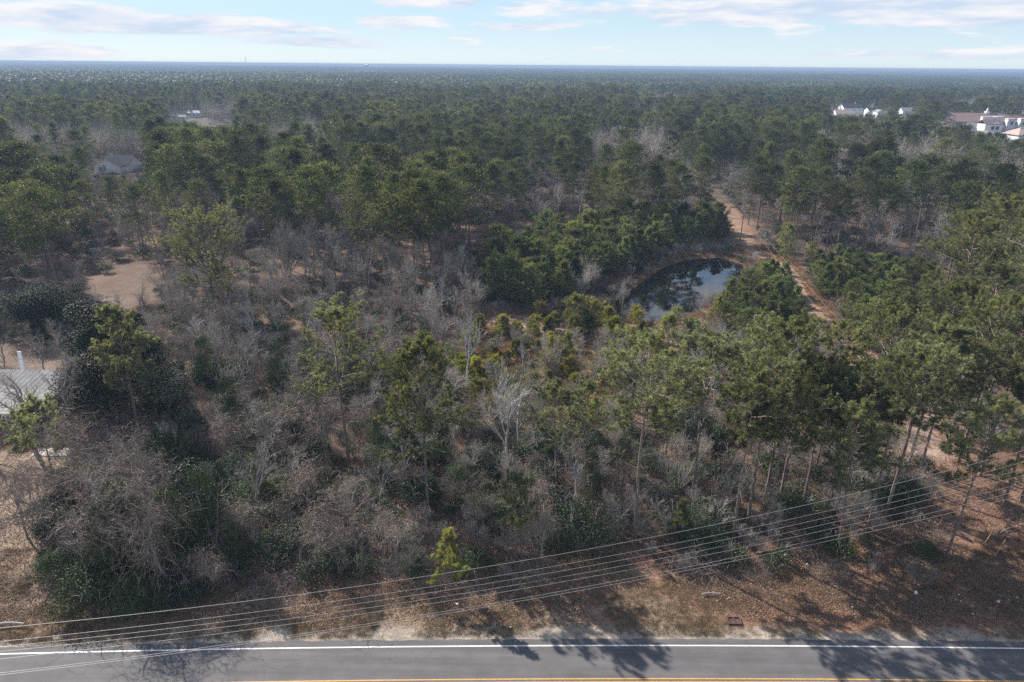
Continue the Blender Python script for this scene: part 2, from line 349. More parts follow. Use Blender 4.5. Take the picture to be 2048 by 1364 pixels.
def bare(seed, H=11, R=.13, forks=5, lv=(6, 6, 5, 4), spread=.7, up=.16, stems=1, k0=5, tw=.011, trunk=.32, wander=.16, vines=0, lean=0.06, tsp=0.3):
    rg = RS(seed); w = Geo(); tgs = Geo(); ex = Geo()
    P0 = np.zeros((stems, 3)); P0[:, :2] = rg.normal(size=(stems, 2)) * (.25 if stems > 1 else 0)
    D = unit(np.concatenate([rg.normal(size=(stems, 2)) * (lean if stems == 1 else tsp), np.ones((stems, 1))], 1))
    L = np.full(stems, H * (.62 if stems == 1 else .7)) * (.8 + .3 * rg.rand(stems)); Rr = np.full(stems, R)
    pts, ds = curve(P0, D, L, 7, wander * .6, .10, rg); emit(w, pts, Rr, Rr * .42, k0, rg)
    allp = []
    t0 = trunk
    for i, c in enumerate(lv):
        p, d, l, r = children(pts, ds, L, Rr, c, t0, 1.0, spread * (1 if i else .85), up, .58 if i else .62, .52, rg)
        mseg = 5 if i == 0 else (4 if i < 2 else (3 if i == 2 else 2))
        pts, ds = curve(p, d, l, mseg, wander * (1 + .25 * i), .05, rg); r = np.maximum(r, tw * (.8 if i > 1 else 1))
        if i < 2: emit(w, pts, r, r * .5, 4 if i == 0 else 3, rg)
        else: emit(tgs, pts, r, np.maximum(r * .55, tw * .6), 2, rg)
        L, Rr = l, r; t0 = .2; allp.append(pts[:, -1])
    if vines:
        # vines hanging from the limbs and looping over the crown
        src = np.concatenate(allp[:2]) if len(allp) > 1 else allp[0]; src = src[src[:, 2] > H * .3]
        ps = src[rg.randint(len(src), size=vines)] + rg.normal(size=(vines, 3)) * .45
        dd = unit(rg.normal(size=(vines, 3)) * np.array([.8, .8, .5])); ln = H * (.12 + .3 * rg.rand(vines))
        p = ps; d = dd
        for s_ in range(6):
            q = p + d * (ln / 6)[:, None]; ex.ribs(p, q, .028 * (1.1 - s_ * .1), rg=rg); p = q
            d = unit(d + rg.normal(size=d.shape) * .42 + np.array([0, 0, -.42]))
    return w, tgs, ex
def lumps(rg, n, H, R, shape):
    """points near the surface of an uneven crown and their outward normals"""
    nb = 26 if shape != 'mound' else 14
    if shape == 'cone':
        z = rg.rand(nb) ** .9; a = rg.rand(nb) * 6.28; rad_ = R * (1 - z * .72) * .62
        C = np.stack([np.cos(a) * rad_, np.sin(a) * rad_, H * (.06 + .80 * z)], 1); B = R * (.50 - .22 * z) * (.8 + .4 * rg.rand(nb))
    else:
        u = unit(rg.normal(size=(nb, 3))); u[:, 2] = np.abs(u[:, 2]) * .9
        C = u * np.array([R, R, H * .62]) * .60 + np.array([0, 0, H * .16]); B = R * (.30 + .18 * rg.rand(nb))
    i = rg.randint(nb, size=n); u = unit(rg.normal(size=(n, 3))); u[:, 2] = np.where(rg.rand(n) < .7, np.abs(u[:, 2]), u[:, 2])
    q = C[i] + u * (B[i] * (.55 + .5 * rg.rand(n) ** .5))[:, None] * np.array([1, 1, .85])
    ok = q[:, 2] > .05
    return q[ok], u[ok], (i[ok] % 7) / 7.0
def broadleaf(seed, H, R, n, L, shape='round', stems=4, w=None, scat=.6):
    rg = RS(seed); wd = Geo(); fo = Geo()
    q, u, bi = lumps(rg, n, H, R, shape)
    nr = unit(u + rg.normal(size=q.shape) * scat + np.array([0, 0, .35]))
    fo.leaves(q, nr, L * (.7 + .6 * rg.rand(len(q))), (w or L * .45) * (.8 + .4 * rg.rand(len(q))), np.clip(.3 + .35 * bi + rg.normal(size=len(q)) * .16, 0, 1), rg)
    D = unit(np.concatenate([rg.normal(size=(stems, 2)) * .35, np.ones((stems, 1))], 1)); P0 = np.zeros((stems, 3)); Ln = np.full(stems, H * .78)
    pts, ds = curve(P0, D, Ln, 5, .12, .08, rg); emit(wd, pts, np.full(stems, .05 + H * .008), np.full(stems, .02), 5, rg)
    p, d, l, r = children(pts, ds, Ln, np.full(stems, .05), 7, .2, 1, .8, .1, .38, .5, rg); pts, ds = curve(p, d, l, 3, .15, .05, rg); emit(wd, pts, r, r * .4, 3, rg)
    return wd, fo
def grass_tuft(seed, n=46, h=.7, r=.35, bw=.02, out_=.35):
    rg = RS(seed); g = Geo(); c = np.concatenate([rg.normal(size=(n, 2)) * r * .5, np.zeros((n, 1))], 1)
    d = unit(np.concatenate([rg.normal(size=(n, 2)) * out_, np.ones((n, 1))], 1)); g.blades(c, d, h * (.5 + .7 * rg.rand(n)), bw, np.clip(.5 + .25 * rg.normal(size=n), 0, 1), rg); return g
# ------------------------------------------------------------------ ground layout
def polyw(pxs, z=0.0): return np.array([P(a, b, z)[:2] for a, b in pxs])
def inpoly(X, Y, poly):
    X = np.asarray(X, float); Y = np.asarray(Y, float); r = np.zeros(X.shape, bool); n = len(poly)
    for i in range(n):
        x1, y1 = poly[i]; x2, y2 = poly[(i + 1) % n]
        c = ((y1 > Y) != (y2 > Y)); r ^= c & (X < (x2 - x1) * (Y - y1) / (y2 - y1 + 1e-12) + x1)
    return r
def pdist(X, Y, poly, closed=True):
    X = np.asarray(X, float); Y = np.asarray(Y, float); best = np.full(X.shape, 1e9); n = len(poly)
    for i in range(n if closed else n - 1):
        x1, y1 = poly[i]; x2, y2 = poly[(i + 1) % n]; dx, dy = x2 - x1, y2 - y1
        t_ = np.clip(((X - x1) * dx + (Y - y1) * dy) / (dx * dx + dy * dy + 1e-9), 0, 1); best = np.minimum(best, np.hypot(X - x1 - t_ * dx, Y - y1 - t_ * dy))
    return best
def sdist(X, Y, poly): return np.where(inpoly(X, Y, poly), -1, 1) * pdist(X, Y, poly)
road_line = [P(x, y)[:2] for x, y in [(0, 1309), (500, 1297), (1024, 1292), (1500, 1293), (2048, 1297)]]
_rx = np.array([p[0] for p in road_line]); _ry = np.array([p[1] for p in road_line])
_rp = np.polyfit(_rx, _ry, 2)
def roadY(x):           # the white edge line
    x = np.asarray(x, float); xc = np.clip(x, -60, 60); v = np.polyval(_rp, xc); sl_ = (2 * _rp[0] * xc + _rp[1]); return v + sl_ * (x - xc)
POND = polyw([(1240, 612), (1262, 580), (1310, 545), (1372, 517), (1440, 513), (1484, 528), (1478, 560), (1420, 600), (1360, 630), (1300, 640), (1255, 632)])
LAWN = polyw([(-500, 905), (150, 900), (108, 960), (95, 1040), (70, 1120), (110, 1200), (100, 1262), (-500, 1262)])
CLEAR = polyw([(150, 600), (195, 562), (262, 528), (318, 520), (325, 560), (310, 600), (270, 625), (200, 640), (135, 632)])
BACKYARD = polyw([(-120, 760), (-120, 690), (180, 690), (200, 760)])
SAND = polyw([(935, 640), (1000, 630), (1100, 645), (1210, 690), (1380, 690), (1400, 640), (1250, 645), (1150, 668), (1030, 668), (950, 672)])
MEADOW = polyw([(900, 700), (960, 650), (1200, 670), (1380, 690), (1300, 760), (1230, 850), (1000, 860), (930, 800)])
TRACK = [P(x, y)[:2] for x, y in [(1410, 370), (1440, 400), (1470, 450), (1500, 500), (1570, 535), (1600, 590), (1640, 640), (1690, 700), (1750, 760), (1830, 860), (1900, 930), (2000, 980)]]
RIGHTOPEN = polyw([(1760, 1080), (1890, 930), (1960, 900), (2300, 880), (2300, 1180), (1880, 1190)])
GAP2 = polyw([(1760, 930), (1790, 800), (1900, 800), (1880, 930)])
YP_A = polyw([(960, 610), (1050, 622), (1130, 608), (1185, 575), (1285, 535), (1345, 498), (1455, 482), (1440, 458), (1300, 462), (1080, 490), (955, 545)])
YP_B = polyw([(1625, 560), (1660, 620), (1740, 670), (1880, 640), (1865, 575), (1720, 545), (1640, 535)])
YP_C = polyw([(1420, 650), (1480, 702), (1590, 700), (1600, 640), (1560, 575), (1490, 590)])
SHORE = POND
# noise on arrays (value noise by hashing)
def vnoise(X, Y, sc, seed=0):
    X = X / sc; Y = Y / sc; xi = np.floor(X).astype(int); yi = np.floor(Y).astype(int); fx = X - xi; fy = Y - yi; fx = fx * fx * (3 - 2 * fx); fy = fy * fy * (3 - 2 * fy)
    def hsh(a, b):
        v = (a * 374761393 + b * 668265263 + seed * 1442695041) & 0xffffffff; v = ((v ^ (v >> 13)) * 1274126177) & 0xffffffff; return ((v ^ (v >> 16)) & 0xffff) / 65535.0
    return (hsh(xi, yi) * (1 - fx) + hsh(xi + 1, yi) * fx) * (1 - fy) + (hsh(xi, yi + 1) * (1 - fx) + hsh(xi + 1, yi + 1) * fx) * fy
def sstep(x, a, b): x = np.clip((x - a) / (b - a), 0, 1); return x * x * (3 - 2 * x)
xs = np.concatenate([-np.geomspace(12000, 125, 24), np.arange(-118, 118.1, .8), np.geomspace(125, 12000, 24)])
ys = np.concatenate([[-3000, -500, -60, 0, 25], np.arange(34, 60, .45), np.arange(60, 236, .8), np.geomspace(240, 14000, 26)])
GX, GY = np.meshgrid(xs, ys)
wob = (vnoise(GX, GY, 5, 1) - .5) * 4 + (vnoise(GX, GY, 1.6, 2) - .5) * 1.6
col = np.empty(GX.shape + (3,)); col[:] = (.125, .085, .062)
def blend(w, c): 
    global col
    col = col * (1 - w[..., None]) + np.array(c) * w[..., None]
n5 = vnoise(GX, GY, 14, 5)
blend(.6 * sstep(n5, .45, .8), (.19, .125, .09))
dr = GY - roadY(GX)
blend(sstep(-(dr + wob * .9 - 12.0), -1.5, 2.5) * (dr > 0), (.24, .165, .115))
blend(sstep(GX + wob * 3, 6, 26) * sstep(-(dr + wob - 17.0), -2, 4) * (dr > 0) * .85, (.24, .125, .08))
blend(sstep(vnoise(GX, GY, 6.0, 91), .55, .8) * sstep(GX, 0, 12) * sstep(-(dr - 13), -2, 3) * (dr > 2) * .6, (.30, .215, .14))
blend(sstep(vnoise(GX, GY, 3.0, 9), .45, .8) * sstep(-(dr - 8), -1, 3) * (dr > 0) * .55, (.34, .27, .19))
blend(sstep(-(sdist(GX, GY, LAWN) + wob * .5), -1, 1.2), (.34, .255, .185))
blend(sstep(-(sdist(GX, GY, BACKYARD) + wob * .5), -1.5, 1.5), (.19, .14, .11))
blend(sstep(-(sdist(GX, GY, CLEAR) + wob * 1.2), -2, 3), (.15, .105, .08))  # clearing soil darkened: the shade lying over it is put into the colour
blend(sstep(-(sdist(GX, GY, CLEAR) + 5 + wob * 2), -1, 2) * sstep(vnoise(GX, GY, 7, 21), .5, .7), (.21, .165, .135))
blend(sstep(-(sdist(GX, GY, MEADOW) + wob), -2, 2), (.24, .19, .09))
blend(sstep(-(pdist(GX, GY, TRACK, False) + wob * .8 - 5.0), -2.0, 2.5), (.25, .152, .105))
blend(sstep(-(pdist(GX, GY, TRACK, False) + wob * .4 - 1.6), -1.0, 1.0) * .4, (.32, .235, .18))
blend(sstep(-(sdist(GX, GY, SHORE) - 3.5 + wob * .5), -2, 2), (.17, .118, .082))
blend(sstep(-(sdist(GX, GY, SAND) + wob * .9), -1, 1.2), (.37, .27, .215))
blend(sstep(-(sdist(GX, GY, RIGHTOPEN) + wob), -2, 2), (.25, .15, .105))
blend(sstep(-(sdist(GX, GY, GAP2) + wob), -2, 2), (.37, .265, .215))
sh_w = .6 + .8 * vnoise(GX, GY * 0, 4, 31) + (vnoise(GX, GY, 1.1, 33) - .5) * 1.1
blend(sstep(-(dr - 1.0 - sh_w), -.6, .6), (.37, .315, .26))
far = sstep(GY, 236, 300); blend(far, (.10, .085, .06))
grain = (vnoise(GX, GY, .9, 41) - .5) * .35 + (vnoise(GX, GY, 2.3, 42) - .5) * .3
near = 1 - far; col = np.clip(col * (1 + grain * near)[..., None], .01, .9)
Z = (vnoise(GX, GY, 9, 51) - .5) * .35 * near * sstep(dr, 3, 10) + (vnoise(GX, GY, 1.5, 52) - .5) * .10 * near * sstep(dr, 2, 5)
sdp = sdist(GX, GY, POND); Z = Z - 1.5 * sstep(-sdp, -3.0, 3.5)
Z = Z - .06 * sstep(-(dr - 1.2), -.2, .3)
bank = P(1030, 655)[:2]; Z = Z + 1.0 * np.exp(-((GX - bank[0]) ** 2 + (GY - bank[1]) ** 2) / 40)
g = Geo(); ny, nx = GX.shape; idx = np.arange(nx * ny).reshape(ny, nx); a, b, c, d = idx[:-1, :-1], idx[:-1, 1:], idx[1:, 1:], idx[1:, :-1]
g.add(np.stack([GX, GY, Z], -1), np.concatenate([np.stack([a, b, c], -1).reshape(-1, 3), np.stack([a, c, d], -1).reshape(-1, 3)]))
m, t = newmat('ground_litter')
ca = t.n('ShaderNodeAttribute', attribute_name='col'); geo = t.n('ShaderNodeNewGeometry')
na = t.n('ShaderNodeTexNoise', {'Vector': (geo, 'Position'), 'Scale': 2.6, 'Detail': 8.0, 'Roughness': .72})
nb = t.n('ShaderNodeTexNoise', {'Vector': (geo, 'Position'), 'Scale': 11.0, 'Detail': 3.0, 'Roughness': .7})
k1 = t.n('ShaderNodeMapRange', {0: na, 1: .3, 2: .7, 3: .62, 4: 1.38}); k2 = t.n('ShaderNodeMapRange', {0: nb, 1: .3, 2: .7, 3: .7, 4: 1.3})
cc = t.n('ShaderNodeVectorMath', {0: (ca, 'Color'), 'Scale': t.m('MULTIPLY', k1, k2)}, operation='SCALE')
bp = t.n('ShaderNodeBump', {'Strength': .8, 'Distance': .12, 'Height': t.m('ADD', na, t.m('MULTIPLY', nb, .5))})
out(t, t.n('ShaderNodeBsdfPrincipled', {'Base Color': cc, 'Roughness': .92, 'Specular IOR Level': .15, 'Normal': bp}))
me = mesh('ground', [(g, 'ground_litter')], True)
ca_ = me.color_attributes.new('col', 'FLOAT_COLOR', 'POINT'); ca_.data.foreach_set('color', np.concatenate([col, np.ones(col.shape[:2] + (1,))], -1).astype(np.float32).ravel())
tag(link('ground', me), 'leaf-strewn sandy ground under the whole wood', kind='structure')
def zground(x, y):
    j = int(np.clip(np.searchsorted(xs, x) - 1, 0, len(xs) - 2)); i = int(np.clip(np.searchsorted(ys, y) - 1, 0, len(ys) - 2)); return float(Z[i:i + 2, j:j + 2].mean())
# road, paint, pond
m, t = newmat('asphalt')
geo = t.n('ShaderNodeNewGeometry')
mp = t.n('ShaderNodeMapping', {'Vector': (geo, 'Position'), 'Scale': (.05, 1.1, 1)})
na = t.n('ShaderNodeTexNoise', {'Vector': (geo, 'Position'), 'Scale': 28.0, 'Detail': 2.0}); nb = t.n('ShaderNodeTexNoise', {'Vector': mp, 'Scale': 1.0, 'Detail': 5.0, 'Roughness': .6})
nc = t.n('ShaderNodeTexNoise', {'Vector': (geo, 'Position'), 'Scale': .5, 'Detail': 4.0})
vo = t.n('ShaderNodeTexVoronoi', {'Vector': t.n('ShaderNodeMapping', {'Vector': (geo, 'Position'), 'Scale': (.35, .6, 1)}), 'Scale': 1.0, 'Randomness': 1.0}, feature='DISTANCE_TO_EDGE')
crk = t.n('ShaderNodeMapRange', {0: t.m('ADD', vo, t.m('MULTIPLY', nc, .02)), 1: .016, 2: .024, 3: .72, 4: 1.0})
k = t.m('MULTIPLY', t.m('MULTIPLY', t.n('ShaderNodeMapRange', {0: na, 1: .3, 2: .7, 3: .82, 4: 1.18}), t.n('ShaderNodeMapRange', {0: nb, 1: .35, 2: .65, 3: .86, 4: 1.14})), t.n('ShaderNodeMapRange', {0: nc, 1: .35, 2: .65, 3: .90, 4: 1.10}))
k = t.m('MULTIPLY', k, t.m('ADD', 1.0, t.m('MULTIPLY', t.m('SUBTRACT', crk, 1.0), t.n('ShaderNodeMapRange', {0: nc, 1: .5, 2: .62, 3: 0.0, 4: 1.0}))))
out(t, t.n('ShaderNodeBsdfPrincipled', {'Base Color': t.n('ShaderNodeVectorMath', {0: (.118, .112, .116), 'Scale': k}, operation='SCALE'), 'Roughness': .8, 'Specular IOR Level': .3}))
def paintmat(name, c):
    m, t = newmat(name); geo = t.n('ShaderNodeNewGeometry'); n_ = t.n('ShaderNodeTexNoise', {'Vector': (geo, 'Position'), 'Scale': 5.0, 'Detail': 6.0, 'Roughness': .7})
    k = t.n('ShaderNodeMapRange', {0: n_, 1: .35, 2: .6, 3: .72, 4: 1.05})
    out(t, t.n('ShaderNodeBsdfPrincipled', {'Base Color': t.n('ShaderNodeVectorMath', {0: c, 'Scale': k}, operation='SCALE'), 'Roughness': .6}))
paintmat('white_line', (.78, .78, .76)); paintmat('yellow_line', (.62, .34, .08))
def strip(name, off0, off1, z, mat, label, x0=-400, x1=400, step=1.0, ragged=0.0, kind='structure'):
    X = np.arange(x0, x1 + .1, step); g = Geo(); rg = RS(5)
    o1 = off1 + (ragged * (vnoise(X, X * 0, .8, 3) - .5) * 2 if ragged else 0)
    V = np.concatenate([np.stack([X, roadY(X) + off0, X * 0 + z], 1), np.stack([X, roadY(X) + o1, X * 0 + z], 1)]); n = len(X); i = np.arange(n - 1)
    g.add(V, np.concatenate([np.stack([i, i + 1, i + 1 + n], 1), np.stack([i, i + 1 + n, i + n], 1)])); o = part(name, g, mat); tag(o, label, kind=kind); return o
strip('road', -7.9, .78, .03, 'asphalt', 'two-lane asphalt road along the bottom', step=.5, ragged=.09)
strip('edge_line', -.07, .07, .036, 'white_line', 'white edge line on the road')
pyl = P(1024, 1361)[1] - roadY(0.0)
strip('center_line', pyl + .05, pyl + .17, .036, 'yellow_line', 'upper stripe of the double yellow line')
strip('center_line', pyl - .27, pyl - .15, .036, 'yellow_line', 'lower stripe of the double yellow line')
m, t = newmat('pond_water')
geo = t.n('ShaderNodeNewGeometry'); n_ = t.n('ShaderNodeTexNoise', {'Vector': (geo, 'Position'), 'Scale': .9, 'Detail': 3.0})
bp = t.n('ShaderNodeBump', {'Strength': .02, 'Distance': .05, 'Height': n_})
out(t, t.n('ShaderNodeBsdfPrincipled', {'Base Color': (.003, .004, .005, 1), 'Roughness': .0, 'IOR': 1.45, 'Specular IOR Level': 1.0, 'Normal': bp}))
g = Geo(); cx, cy = POND.mean(0); pp = [(cx + (x - cx) * 1.12, cy + (y - cy) * 1.16, -.42) for x, y in POND]; g.add([(cx, cy, -.42)] + pp, [(0, 1 + i, 1 + (i + 1) % len(pp)) for i in range(len(pp))])
tag(part('pond', g, 'pond_water'), 'small dark pond mirroring the pines', kind='structure')
# ------------------------------------------------------------------ haze
bm = Geo(); bm.box(-9600, 9600, -150, 9900, -4.0, 49.6)
hm, t = newmat('haze_air'); HAZE = 0.00026
vp = t.n('ShaderNodeVolumePrincipled', {'Color': (.38, .52, .74, 1), 'Density': HAZE, 'Anisotropy': .0})
t.t.links.new(vp.outputs[0], t.n('ShaderNodeOutputMaterial').inputs['Volume'])
hm.cycles.homogeneous_volume = True
tag(part('haze', bm, 'haze_air'), 'thin winter haze over the wood', kind='stuff')
# ------------------------------------------------------------------ prototypes: lists of (part name, mesh)
def pm(name, g, mat): return (name, mesh(name, [(g, mat)]))
def as_parts(kind, gs, mats): return [pm(n_, g_, m_) for n_, g_, m_ in zip(kind, gs, mats) if g_.n]
NP = {}
def near_pine(key, mat='near_pine_needles', **kw):
    w, f = pine(**kw); NP[key] = as_parts(('trunk', 'crown'), (w, f), ('pine_bark', mat)); NP[key + '_geo'] = (w, f)
near_pine('a', seed=1, H=21, cb=.52, R=5.4, nl=34, subs=10, tufts=8, shape='round', mat='pale_pine_needles', gap=.2, r0=.23)
near_pine('b', seed=22, H=21.5, cb=.42, R=4.7, nl=50, subs=10, tufts=8, shape='round', gap=.06, r0=.21)
near_pine('c', seed=3, H=22.5, cb=.58, R=4.9, nl=34, subs=9, tufts=8, shape='flat', mat='pale_pine_needles', gap=.08, r0=.22)
near_pine('d', seed=4, H=20, cb=.62, R=4.6, nl=30, subs=9, tufts=8, shape='round', mat='pale_pine_needles', gap=.1)
near_pine('e', seed=5, H=19, cb=.50, R=4.4, nl=38, subs=10, tufts=7, shape='round', gap=.08)
near_pine('f', seed=6, H=21, cb=.62, R=3.8, nl=24, subs=9, tufts=8, shape='flat', gap=.1, r0=.18, stubs=14)
near_pine('g', seed=7, H=18, cb=.48, R=3.6, nl=28, subs=9, tufts=8, shape='round', gap=.15, r0=.16, lean=.07, mat='pale_pine_needles')
near_pine('h', seed=8, H=22, cb=.52, R=5.2, nl=40, subs=9, tufts=8, shape='round', gap=.05, r0=.24)
near_pine('spread', seed=9, H=19, cb=.34, R=8.6, nl=46, subs=12, tufts=10, shape='flat', gap=.05, r0=.42, up0=.30, mat='pale_pine_needles', stubs=4)
near_pine('dome', seed=10, H=18, cb=.42, R=3.4, nl=34, subs=9, tufts=8, shape='round', gap=.0, r0=.18, mat='pale_pine_needles', stubs=3, lean=.01)
near_pine('small', seed=12, H=8, cb=.25, R=1.9, nl=22, subs=5, tufts=5, shape='cone', gap=.1, r0=.08, stubs=2, mat='yellowing_pine_needles')
near_pine('bushy', seed=13, H=11, cb=.38, R=3.1, nl=26, subs=9, tufts=8, shape='round', gap=.05, r0=.14, mat='pale_pine_needles')
YP = {}
def young(key, mat='young_pine_needles', **kw):
    w, f = pine(**kw); YP[key] = as_parts(('trunk', 'crown'), (w, f), ('pine_bark', mat))
for i_, (H_, R_, sh_) in enumerate([(7.5, 2.4, 'cone'), (7.0, 2.8, 'round'), (6.4, 2.2, 'cone'), (8.2, 2.7, 'round')]):
    young('g%d' % i_, seed=20 + i_, H=H_, cb=.05, R=R_, nl=40, subs=6, tufts=5, blades=11, bl=.34, bw=.06, shape=sh_, gap=.05, r0=.09, stubs=0, k=5, sk=3, up0=.35, drop=.1)
for i_, (H_, R_) in enumerate([(4.6, 1.9), (3.4, 1.3)]):
    young('y%d' % i_, seed=30 + i_, H=H_, cb=.04, R=R_, nl=32, subs=5, tufts=5, blades=10, bl=.30, bw=.055, shape='round', gap=.05, r0=.06, stubs=0, k=5, up0=.62, mat='yellowing_pine_needles', drop=.1)
MP = []
for i_ in range(12):
    rg_ = RS(40 + i_); H_ = 23 + rg_.rand() * 2.5
    w_, f_ = cluster_pine(40 + i_, H=H_, cb=.38 + .22 * rg_.rand(), R=4.1 + 2.3 * rg_.rand(), ncl=44 + int(14 * rg_.rand()), per=40, size=.60, shape='round' if i_ % 4 else 'cone')
    MP.append((as_parts(('trunk', 'crown'), (w_, f_), ('pine_bark', 'pine_needles')), H_, (w_, f_)))
BT = {}
def bareproto(key, tm='grey_twig', wm='grey_bark', **kw):
    w, tw_, ex = bare(**kw); BT[key] = as_parts(('trunk', 'twigs', 'vines'), (w, tw_, ex), (wm, tm, 'brown_vine')); return w, tw_
BW = []
for i_ in range(5): BW.append(bareproto('t%d' % i_, seed=60 + i_, H=12, R=.16, tw=.0095, lv=(7, 6, 5, 4), spread=.62 + .12 * (i_ % 3), up=.18))
for i_ in range(3): bareproto('v%d' % i_, tm='grey_twig' if i_ == 1 else 'brown_vine', seed=70 + i_, H=10, R=.17, tw=.010, lv=(7, 6, 5, 3), spread=.85, up=.04, vines=520, wander=.26)
for i_ in range(3): BW.append(bareproto('s%d' % i_, seed=80 + i_, H=9, R=.07, lv=(8, 5, 4, 4), spread=.42, up=.34, stems=4, trunk=.15))
for i_ in range(2): BW.append(bareproto('p%d' % i_, tm='pale_twig', wm='pale_twig', seed=85 + i_, H=14, R=.13, lv=(7, 7, 5, 5), spread=.5, up=.24, trunk=.45))
bareproto('k0', tm='pink_twig', wm='grey_bark', seed=88, H=10, R=.11, lv=(9, 7, 6, 5), spread=.7, up=.22, trunk=.2)
bareproto('lawn', tm='grey_bark', wm='grey_bark', seed=89, H=9.3, R=.13, lv=(6, 5, 4, 3), spread=.75, up=.16, trunk=.28, tw=.014)
bareproto('big', tm='grey_twig', wm='grey_bark', seed=90, H=17, R=.33, lv=(8, 7, 6, 5), spread=.95, up=.12, trunk=.22, wander=.24, tw=.014)
SB = {}
def shrub(key, mat, **kw):
    w, f = broadleaf(**kw); SB[key] = as_parts(('stems', 'foliage'), (w, f), ('grey_bark', mat)); return w, f
EG = [shrub('e%d' % i_, 'evergreen_leaf', seed=100 + i_, H=4.2, R=2.0 + .3 * i_, n=7500, L=.14, scat=.8) for i_ in range(4)]
shrub('i0', 'ivy_leaf', seed=105, H=8, R=3.0, n=9000, L=.18, scat=.7, shape='cone'); shrub('i1', 'ivy_leaf', seed=106, H=5, R=3.2, n=7000, L=.18, scat=.7)
shrub('m0', 'magnolia_leaf', seed=107, H=19.5, R=6.3, n=56000, L=.20, shape='cone', w=.11, scat=.75); shrub('m1', 'magnolia_leaf', seed=108, H=12.5, R=8.2, n=52000, L=.21, w=.115, scat=.75)
TS = []
for i_ in range(4):
    w_, tw_, ex_ = bare(seed=110 + i_, H=3.4, R=.03, lv=(6, 6, 5), spread=.6, up=.15, stems=7, trunk=.1, tw=.010, vines=0, k0=3, tsp=.45)
    TS.append((w_, tw_)); SB['w%d' % i_] = as_parts(('stems', 'foliage'), (w_, tw_), ('grey_bark', 'grey_twig' if i_ % 2 else 'brown_vine')); 
    SB['w%d' % i_][-1] = ('twigs', SB['w%d' % i_][-1][1])
def bramble(seed, R=2.2, H=1.5, n=260):
    rg = RS(seed); g = Geo(); a = rg.rand(n) * 6.28; r = R * np.sqrt(rg.rand(n)); p = np.stack([np.cos(a) * r, np.sin(a) * r, np.zeros(n)], 1)
    b = rg.rand(n) * 6.28; d = unit(np.stack([np.cos(b), np.sin(b), 1.6 + rg.rand(n)], 1)); ln = H * (1.2 + rg.rand(n)) * 1.2
    for s_ in range(7):
        q = p + d * (ln / 7)[:, None]; q[:, 2] = np.maximum(q[:, 2], .04); g.ribs(p, q, .026 * (1.15 - .1 * s_), rg=rg); p = q; d = unit(d + rg.normal(size=d.shape) * .28 + np.array([0, 0, -.40]))
    return g
BR = [bramble(120 + i_) for i_ in range(3)]
for i_ in range(3): SB['b%d' % i_] = [pm('canes', BR[i_], 'brown_vine')]
# ------------------------------------------------------------------ placing things
THINGS = []   # (object, kind word, x, y, size, adjective)
occ = []
def put(kind, parts, x, y, rz=None, sc=1.0, label=None, cat=None, group=None, adj='', tilt=None, R=2.0, z=None):
    o = empty(kind, (x, y, zground(x, y) if z is None else z), rng.rand() * 6.28 if rz is None else rz, sc)
    if tilt: o.rotation_euler = (tilt[0], tilt[1], o.rotation_euler[2])
    for n_, me_ in parts: link(n_, me_, o)
    tag(o, label, cat, group); THINGS.append([o, cat, x, y, adj, label]); occ.append((x, y, R)); return o
def base(px, py): p = P(px, py); return p[0], p[1]
def top(px, py, H): p = P(px, py, H); return p[0], p[1]
PG = 'tall pines of the wood'
def hero_pine(key, H0, px, py, H, label, at='base', rz=None, R=2.5, tilt=None, wid=1.0):
    x, y = base(px, py) if at == 'base' else top(px, py, H)
    s_ = H / H0; put('pine_tree', NP[key], x, y, rz, (s_ * wid, s_ * wid, s_), label, 'pine tree', PG, R=R, tilt=tilt)
hero_pine('a', 21, 700, 945, 21.5, 'open-crowned pine with pale tufts and bare forked limbs, left of two pines in mid-thicket', rz=.6, R=9)
hero_pine('b', 21.5, 857, 1035, 21.8, 'full green pine with low branches and straight trunk ending on bare leaf litter', rz=1.9, R=8)
hero_pine('c', 22.5, 1270, 1070, 22.6, 'broad flat-topped pine, leftmost of the big row by the verge', rz=0., wid=1.12)
hero_pine('d', 20, 1385, 1002, 20.6, 'pine with thick forking trunk just right of the broad flat-topped one', rz=2.2, wid=1.2)
hero_pine('f', 21, 1466, 1078, 19.5, 'slender bare-trunked pine reaching the verge before the dense dark pine', rz=4.0, wid=1.1)
hero_pine('c', 22.5, 1492, 1060, 20.0, 'pine close behind the slender bare-trunked one, pale crown', rz=4.4, wid=.9)
hero_pine('h', 22, 1530, 1065, 18.4, 'dense dark pine branched nearly to the ground in mid-row', rz=1.0, wid=.85)
hero_pine('e', 19, 1560, 1000, 18.5, 'bushy dark pine tucked behind the dense one in the verge row', rz=3.3)
hero_pine('h', 22, 1592, 652, 22, 'tall dark dome-crowned pine rising behind the verge row', 'top', rz=2.0)
hero_pine('g', 18, 1675, 1102, 17.6, 'narrow pine on the verge edge with grey trunk', rz=2.5)
hero_pine('f', 21, 1733, 1062, 20.4, 'leggy pine with dead stubs standing between two others on the verge', rz=1.2)
hero_pine('d', 20, 1770, 1036, 20.8, 'pine behind the leggy one, rounded pale crown', rz=5.0)
hero_pine('f', 21, 1628, 952, 20.5, 'thin pine with bare leaning trunk over pinkish open ground', rz=.4)
hero_pine('g', 18, 1815, 935, 20.8, 'pine beside the pinkish gap, twin of the thin leaning one', rz=3.9)
hero_pine('g', 18, 1893, 1112, 18.6, 'leaning pine with long dark bare trunk at the verge corner', rz=0.3, tilt=(0, .05))
hero_pine('e', 19, 1650, 1040, 17.0, 'green pine with drooping lower boughs over the wires', rz=4.9)
hero_pine('f', 21, 2006, 1012, 21.0, 'straight pine on open straw ground, left of the frame-edge pine', rz=2.1)
